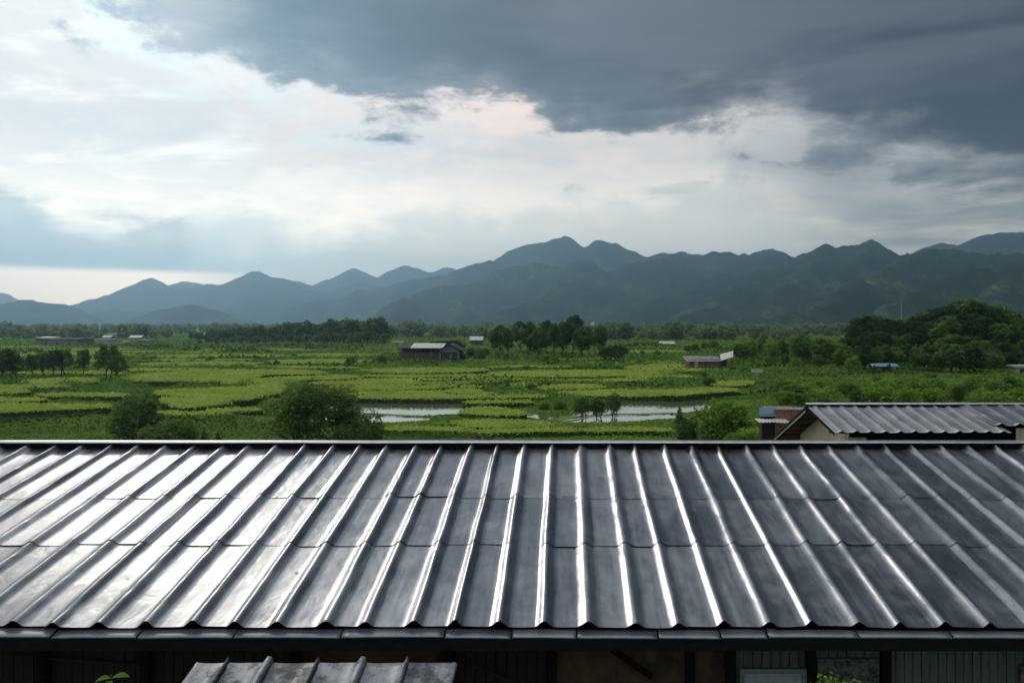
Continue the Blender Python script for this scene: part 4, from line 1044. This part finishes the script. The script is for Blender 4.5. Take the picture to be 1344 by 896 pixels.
b=MB(); b.box(X_(1149,d),X_(1178,d),d+2.8,d+2.88,zg-.5,Z_(482.8,d)); Un(b.build('wall',M['old_wood']))
d=138.0; zg=gz(X_(1342,d),d)
wh=empty('field_hut',(X_(1342,d),d+1.5,zg)); tag(wh,'small hut with a flat white roof cut by the right edge','hut'); bpy.context.view_layer.update()
b=MB(); b.box(X_(1332,d),X_(1356,d),d-.3,d+3,Z_(482,d),Z_(479.6,d)); Un(b.build('roof',M['white_roof'],bevel=.02),wh)
b=MB(); b.box(X_(1335,d),X_(1353,d),d+.1,d+2.7,zg-.5,Z_(482.1,d)); Un(b.build('wall',M['cream']),wh)
b=MB(); b.box(X_(1339,d),X_(1346,d),d+.05,d+.098,zg-.3,Z_(484,d)); Un(b.build('doorway',M['glass']),wh)
for px,py in ((1204,486),(1216,487)):
    pass
d=228.0; x=X_(1183,d); zg=gz(x,d); ms=empty('radio_mast',(x,d,zg)); tag(ms,'thin pale mast sticking up above the wooded mound','mast')
top=Z_(394,d)-zg; b=MB(); b.tube([(0,0,-.3),(0,0,top*.5),(0,0,top)],[.09,.07,.05],8); b.build('pole',M['pole'],ms)
b=MB(); b.tube([(-.4,0,top-1.2),(.4,0,top-1.2)],.02,6).tube([(-.3,0,top-2),(.3,0,top-2)],.02,6); b.build('antenna',M['pole'],ms)

# ------------------------------------------------------------------ far buildings
def far_house(px0,px1,pyt,pyb,d,lab,wall,roof,flat=False,depth=None,cat='house',name='farmhouse'):
    if d>1000: px0,px1=(px0+px1)/2-(px1-px0)*.3,(px0+px1)/2+(px1-px0)*.3; pyt=pyb-(pyb-pyt)*.6
    x0,x1=X_(px0,d),X_(px1,d); zb_=min(gz((x0+x1)/2,d),Z_(pyb,d)); zt=Z_(pyt,d); D=depth or max(4,(x1-x0)*.6)
    h=zt-zb_; o=empty(name,((x0+x1)/2,d+D/2,zb_)); tag(o,lab,cat); hw=(x1-x0)/2
    ze=h*.92 if flat else h*.62
    b=MB(); b.box(-hw*.94,hw*.94,-D/2,D/2,-1,ze); b.build('wall',M[wall],o)
    b=MB()
    if flat: b.hexa([(-hw,-D/2-.4,ze),(hw,-D/2-.4,ze),(hw,D/2+.4,ze+h*.05),(-hw,D/2+.4,ze+h*.05),(-hw,-D/2-.4,ze+h*.06),(hw,-D/2-.4,ze+h*.06),(hw,D/2+.4,ze+h*.12),(-hw,D/2+.4,ze+h*.12)])
    else: b.prism_x([(-D/2-.5,ze-.15),(0,h),(D/2+.5,ze-.15),(D/2+.5,ze+.05),(0,h+.2),(-D/2-.5,ze+.05)],-hw,hw)
    b.build('roof',M[roof],o)
    n=max(1,int(hw*2/5))
    for k in range(n):
        x=-hw*.8+hw*1.6*(k+.5)/n; b=MB(); w=min(.9,hw*.25); b.box(x-w/2,x+w/2,-D/2-.06,-D/2-.003,ze*.25,ze*.68); b.build('window',M['glass'],o)
    return o
far_house(47,103,444.5,458,330,'long low grey warehouse behind the tree row at left','grey_wall','black_roof',True,12,'warehouse','warehouse')
far_house(46,68,442.6,446.6,343,'narrow building with a bright white roof above the grey warehouse','grey_wall','white_roof',True,6)
far_house(112,143,445.5,454.5,360,'pale flat roofed house right of the grey warehouse','cream','grey_wall',True,8)
far_house(134,146,440.3,447,450,'small house with a white roof behind the pale flat roofed one','grey_wall','white_roof')
far_house(169,186,440.5,447,450,'white roofed house standing farther right of the warehouse','cream','white_roof')
far_house(158,168,447,455.5,365,'small pale gabled house between trees left of the long wood','cream','grey_wall')
far_house(181,197,446,455.5,365,'grey shed at the end of the far left hamlet','grey_wall','grey_wall',True)
far_house(616,634,442,450.5,330,'round topped white roofed hut between barn and grove','old_wood','white_roof')
far_house(513,529,448.3,453,330,'low white shed just left of the barn','cream','white_roof',True)
far_house(866,886,448.6,455,310,'white house with a low roof beyond the field right of the grove','cream','white_roof')
far_house(640,646,424.2,429,1150,'tiny white house far behind the grove at its left','cream','white_roof')
far_house(774,781,421.5,426,1500,'tiny white house far off above the right end of the grove','cream','white_roof')
far_house(806,818,426,430,1050,'far white house right of the grove near the hill foot','cream','white_roof')
far_house(846,855,423,427.5,1300,'tiny pale house at the foot of the central spurs','cream','white_roof')
far_house(907,919,433.5,439.5,620,'cream house in the distant village right of centre','cream','white_roof')
far_house(921,942,434.5,440,640,'wider grey roofed house in the distant village right of centre','cream','grey_wall')
far_house(893,903,429,434,820,'small house at the left end of the distant village','cream','white_roof')
far_house(855,865,432,436,760,'small pale house left of the distant village','cream','grey_wall')
far_house(1074,1090,443.5,448.5,420,'tan house in the gap left of the wooded mound','cream','brown_wood')

# ------------------------------------------------------------------ air, sky, sun, camera
m,t=new_mat('air'); pv=t.n('VolumePrincipled',Color=(.385,.67,.97),Density=.00025,Anisotropy=.70)
o_=t.n('OutputMaterial'); t.t.links.new(pv.outputs[0],o_.inputs['Volume'])
b=MB(); b.box(-12000,12000,-460,8300,-6.5,655); tag(b.build('haze',m),'pale blue haze hanging in the valley air','haze',kind='stuff')

SUN_AZ,SUN_EL=-30.0,26.5
sd=np.array([math.sin(R(SUN_AZ))*math.cos(R(SUN_EL)),math.cos(R(SUN_AZ))*math.cos(R(SUN_EL)),math.sin(R(SUN_EL))])
w=bpy.data.worlds.new('World'); sc.world=w; w.use_nodes=True; t=NT(w.node_tree)
sky=t.n('TexSky',{'sky_type':'NISHITA','sun_disc':False,'sun_elevation':R(SUN_EL),'sun_rotation':R(SUN_AZ)})
STR=.1; SK=.84
D=t.n('TexCoord').outputs['Generated']; sp=t.n('SeparateXYZ'); t.set(sp.inputs[0],D)
dx,dy,dz=sp.outputs
az=t.m('MULTIPLY',t.m('ARCTAN2',dx,dy),57.2958); el=t.m('MULTIPLY',t.m('ARCSINE',dz),57.2958)
den=t.m('ADD',t.m('MAXIMUM',dz,0.0),.13)
cv=t.n('CombineXYZ'); t.set(cv.inputs[0],t.m('DIVIDE',dx,den)); t.set(cv.inputs[1],t.m('DIVIDE',dy,den)); pl=cv.outputs[0]
n_big=t.noise(t.mapping(pl,(.55,.8,1),(2.3,.7,0)),1.0,6,.55,.3)
n_med=t.noise(t.mapping(pl,(1.0,1.5,1),(5.3,1.9,0)),1.6,8,.6,.5)
n_fin=t.noise(t.mapping(D,(1,1,2.0),(.3,.1,.5)),9.0,8,.62,.3)
n_str=t.noise(t.mapping(D,(1,1,5.0),(1.3,.4,.2)),3.2,6,.55,.4)
def curve(x, pts, lo, hi, omax):
    c=t.n('FloatCurve'); t.set(c.inputs['Value'],t.m('DIVIDE',t.m('SUBTRACT',x,lo),hi-lo))
    cu=c.mapping.curves[0]; P=[((a-lo)/(hi-lo),b/omax) for a,b in pts]
    cu.points[0].location=P[0]; cu.points[1].location=P[-1]
    for q in P[1:-1]: cu.points.new(*q)
    for q in cu.points: q.handle_type='AUTO_CLAMPED'
    c.mapping.update(); return t.m('MULTIPLY',c.outputs[0],omax)
def col(r,g_,b_): return (r*SK/STR,g_*SK/STR,b_*SK/STR,1)
# sun glow behind thin cloud
dot=t.n('VectorMath',{'operation':'DOT_PRODUCT'}); t.set(dot.inputs[0],D); dot.inputs[1].default_value=tuple(sd)
cosang=dot.outputs['Value']
glow=t.ss(cosang,.62,.97); core=t.ss(cosang,.90,1.0); hot=t.ss(cosang,.965,1.0)
# thin bright overcast below and left of the dark cloud
base=t.mix(glow,col(1.02,1.01,1.0),t.mix(t.ss(el,9,19),col(1.30,1.15,1.02),col(1.85,1.17,.90)))
base=t.mix(t.m('MULTIPLY',t.ss(t.m('ADD',t.m('MULTIPLY',n_str,.6),t.m('MULTIPLY',n_fin,.4)),.42,.62),.55),base,col(.90,.90,.91))
base=t.mix(t.ss(el,23,29),base,t.mix(glow,col(.62,.65,.68),col(.74,.70,.65)))
base=t.mix(t.m('MULTIPLY',core,.85),base,col(.85,.79,.72))
base=t.mix(t.m('MULTIPLY',hot,.8),base,col(1.05,.95,.82))
# clear sky showing through
gap=t.m('MULTIPLY',t.ss(n_med,.5,.72),.4)
base=t.mix(gap,base,sky.outputs[0])
puff=t.ss(t.noise(t.mapping(D,(1,1,2.6),(2.1,.4,.9)),5.0,10,.68,.5),.50,.62)
base=t.mix(t.m('MULTIPLY',puff,.55),base,t.mix(glow,col(1.12,1.10,1.05),t.mix(t.ss(el,9,20),col(1.36,1.22,1.08),col(1.42,1.25,1.08))))
# lower bank of cumulus
e2=curve(az,[(-60,7.5),(-38,8.0),(-35,8.2),(-31,6.4),(-27.5,6.6),(-25,8.2),(-22,8.8),(-18,7.6),(-12,9.0),(-7,9.6),(0,9.4),(6,9.8),(11,11.3),(16,8.6),(22,7.0),(30,7),(60,7)],-60,60,30)
t2=t.m('SUBTRACT',t.m('ADD',e2,t.m('MULTIPLY',t.m('SUBTRACT',n_fin,.5),8.0)),el)
rim=t.mix(t.ss(az,-36,14),col(1.25,1.15,1.02),col(1.15,1.08,.99))
lowc=t.mix(t.ss(t2,.3,3.0),rim,t.mix(t.ss(az,-30,-8),col(.60,.67,.71),col(.70,.74,.76)))
lowc=t.mix(t.m('MULTIPLY',t.ss(n_fin,.5,.66),.45),lowc,col(.92,.90,.86))
base=t.mix(t.m('MULTIPLY',t.ss(t2,-.15,.55),.82),base,lowc)
# blue grey cloud with a flat foot at left
azn=t.m('ADD',az,t.m('MULTIPLY',t.m('SUBTRACT',n_fin,.5),16)); eln=t.m('ADD',el,t.m('MULTIPLY',t.m('ADD',t.m('MULTIPLY',t.m('SUBTRACT',n_fin,.5),1.0),t.m('MULTIPLY',t.m('SUBTRACT',n_med,.5),.6)),6.5))
lump=t.m('MULTIPLY',t.m('MULTIPLY',t.ss(azn,-23.5,-28,0,1),t.ss(el,3.2,3.9)),t.ss(t.m('SUBTRACT',e2,eln),-.2,1.6))
base=t.mix(t.m('MULTIPLY',lump,.8),base,col(.385,.425,.455))
strip=t.m('MULTIPLY',t.ss(el,3.6,3.1),t.ss(az,-18,-28))
base=t.mix(t.m('MULTIPLY',strip,.75),base,col(2.6,2.05,1.65))
# grey streaks low on the right
rs=t.m('MULTIPLY',t.ss(az,10,24),t.ss(t.m('ADD',n_str,t.m('MULTIPLY',el,.012)),.46,.66))
rs=t.m('MULTIPLY',rs,t.ss(el,3.0,6.0))
base=t.mix(t.m('MULTIPLY',t.ss(az,8,30),.45),base,col(.40,.45,.49))
base=t.mix(t.m('MULTIPLY',rs,.8),base,col(.15,.20,.25))
lowf=t.ss(el,13,2)
vm=t.n('VectorMath',{'operation':'MULTIPLY'}); t.set(vm.inputs[0],base); vm.inputs[1].default_value=(3.05,2.85,2.4)
base=t.mix(lowf,base,vm.outputs[0])
# the great dark cloud
e1=curve(az,[(-60,29),(-40,27),(-34,23.5),(-30,19.2),(-27,17.9),(-22.9,16.6),(-18,15.2),(-13,14.2),(-8,14.6),(-4,14.2),(1,13.3),(6,12.6),(9,12.6),(13.9,13.0),(18,10.6),(23.7,8.8),(30,7.0),(45,5.0),(60,4.0)],-60,60,30)
t1=t.m('ADD',t.m('SUBTRACT',el,e1),t.m('ADD',t.m('MULTIPLY',t.m('SUBTRACT',n_med,.5),8.0),t.m('MULTIPLY',t.m('SUBTRACT',n_fin,.5),10.0)))
edge=t.m('MULTIPLY',t.ss(t1,-2.6,-.2),t.ss(t1,1.2,-.1))
base=t.mix(t.m('MULTIPLY',edge,t.ss(n_fin,.40,.60,.25,.95)),base,t.mix(t.ss(az,-30,12),col(1.12,1.12,1.05),col(.97,.96,.91)))
dk=t.mix(t.ss(t.m('ADD',t.m('MULTIPLY',n_big,.4),t.m('MULTIPLY',n_str,.6)),.41,.585),col(.012,.014,.024),col(.105,.110,.132))
dk=t.mix(t.ss(t1,4.2,.2),dk,col(.24,.25,.27))
up=t.ss(el,22,60)
dk=t.mix(t.m('MULTIPLY',t.ss(el,20,34),t.ss(az,24,-24)),dk,col(.66,.69,.73))
hd=t.n('VectorMath',{'operation':'SCALE'}); t.set(hd.inputs[0],dk); hd.inputs['Scale'].default_value=.62
dk=t.mix(t.m('MULTIPLY',t.ss(el,20,30),t.ss(az,-2,22)),dk,hd.outputs[0])
dmA=t.ss(t1,-.3,1.5); dmB=t.ss(t.m('ADD',t1,t.m('MULTIPLY',t.m('SUBTRACT',n_str,.5),9)),-2.2,5.0); wR=t.ss(az,7,20)
dm_=t.m('ADD',t.m('MULTIPLY',dmA,t.m('SUBTRACT',1.0,wR)),t.m('MULTIPLY',dmB,wR))
dmask=t.m('MULTIPLY',dm_,t.ss(t.m('ADD',az,t.m('MULTIPLY',t.m('SUBTRACT',n_med,.5),14)),-38,-18))
front=t.ss(dy,-.5,.1)
cl=t.mix(t.m('MULTIPLY',dmask,.97),base,dk)
# higher up and behind: grey cover, and an unseen bright zenith added as fill
zen=t.mix(t.ss(az,-25,15),t.mix(n_med,col(.30,.33,.36),col(.48,.50,.52)),t.mix(n_med,col(.065,.08,.105),col(.125,.145,.175)))
cl=t.mix(t.m('MULTIPLY',t.ss(el,42,58),.9),cl,zen)
zen_fill=t.mix(t.ss(n_med,.4,.6),col(2.7,2.65,2.55),col(3.4,3.3,3.1))
back=t.mix(t.ss(el,0,40),col(.30,.33,.36),col(.62,.65,.68))
cl=t.mix(t.m('SUBTRACT',1.0,front),cl,back)
cl=t.mix(t.ss(el,58,76),cl,zen_fill)
# small dark wisps high on the left
ws_=t.m('MULTIPLY',t.m('MULTIPLY',t.ss(az,-24,-29),t.ss(el,15,17.5)),t.ss(n_fin,.56,.66))
cl=t.mix(t.m('MULTIPLY',t.m('MULTIPLY',ws_,t.ss(el,26,22)),.75),cl,col(.30,.34,.39))
bg=t.n('Background',Color=cl,Strength=STR); wo=t.n('OutputWorld'); t.t.links.new(bg.outputs[0],wo.inputs[0])

sl=bpy.data.lights.new('sun','SUN'); sl.energy=.85; sl.angle=R(12); sl.color=(1,.90,.76)
so=link(bpy.data.objects.new('sun',sl))
from mathutils import Vector
so.rotation_euler=Vector(tuple(sd)).to_track_quat('Z','Y').to_euler(); so.location=(0,0,60)
cam=bpy.data.cameras.new('camera'); co=link(bpy.data.objects.new('camera',cam)); co.location=(0,0,EYE); co.rotation_euler=(R(90),0,0)
cam.sensor_width=36; cam.lens=36*F/1344; cam.shift_x=(672-CX)/1344; cam.shift_y=-(448-HY)/1344
cam.clip_start=.1; cam.clip_end=40000; sc.camera=co
vs=sc.view_settings; vs.view_transform='Standard'; vs.look='None'; vs.exposure=0.25; vs.gamma=1; vs.use_curve_mapping=False
sc.cycles.use_denoising=True; sc.cycles.max_bounces=6; sc.cycles.volume_bounces=0; sc.cycles.diffuse_bounces=3; sc.cycles.glossy_bounces=3
sc.cycles.transparent_max_bounces=4
for o in list(sc.objects):
    if 'h0' in o: del o['h0']
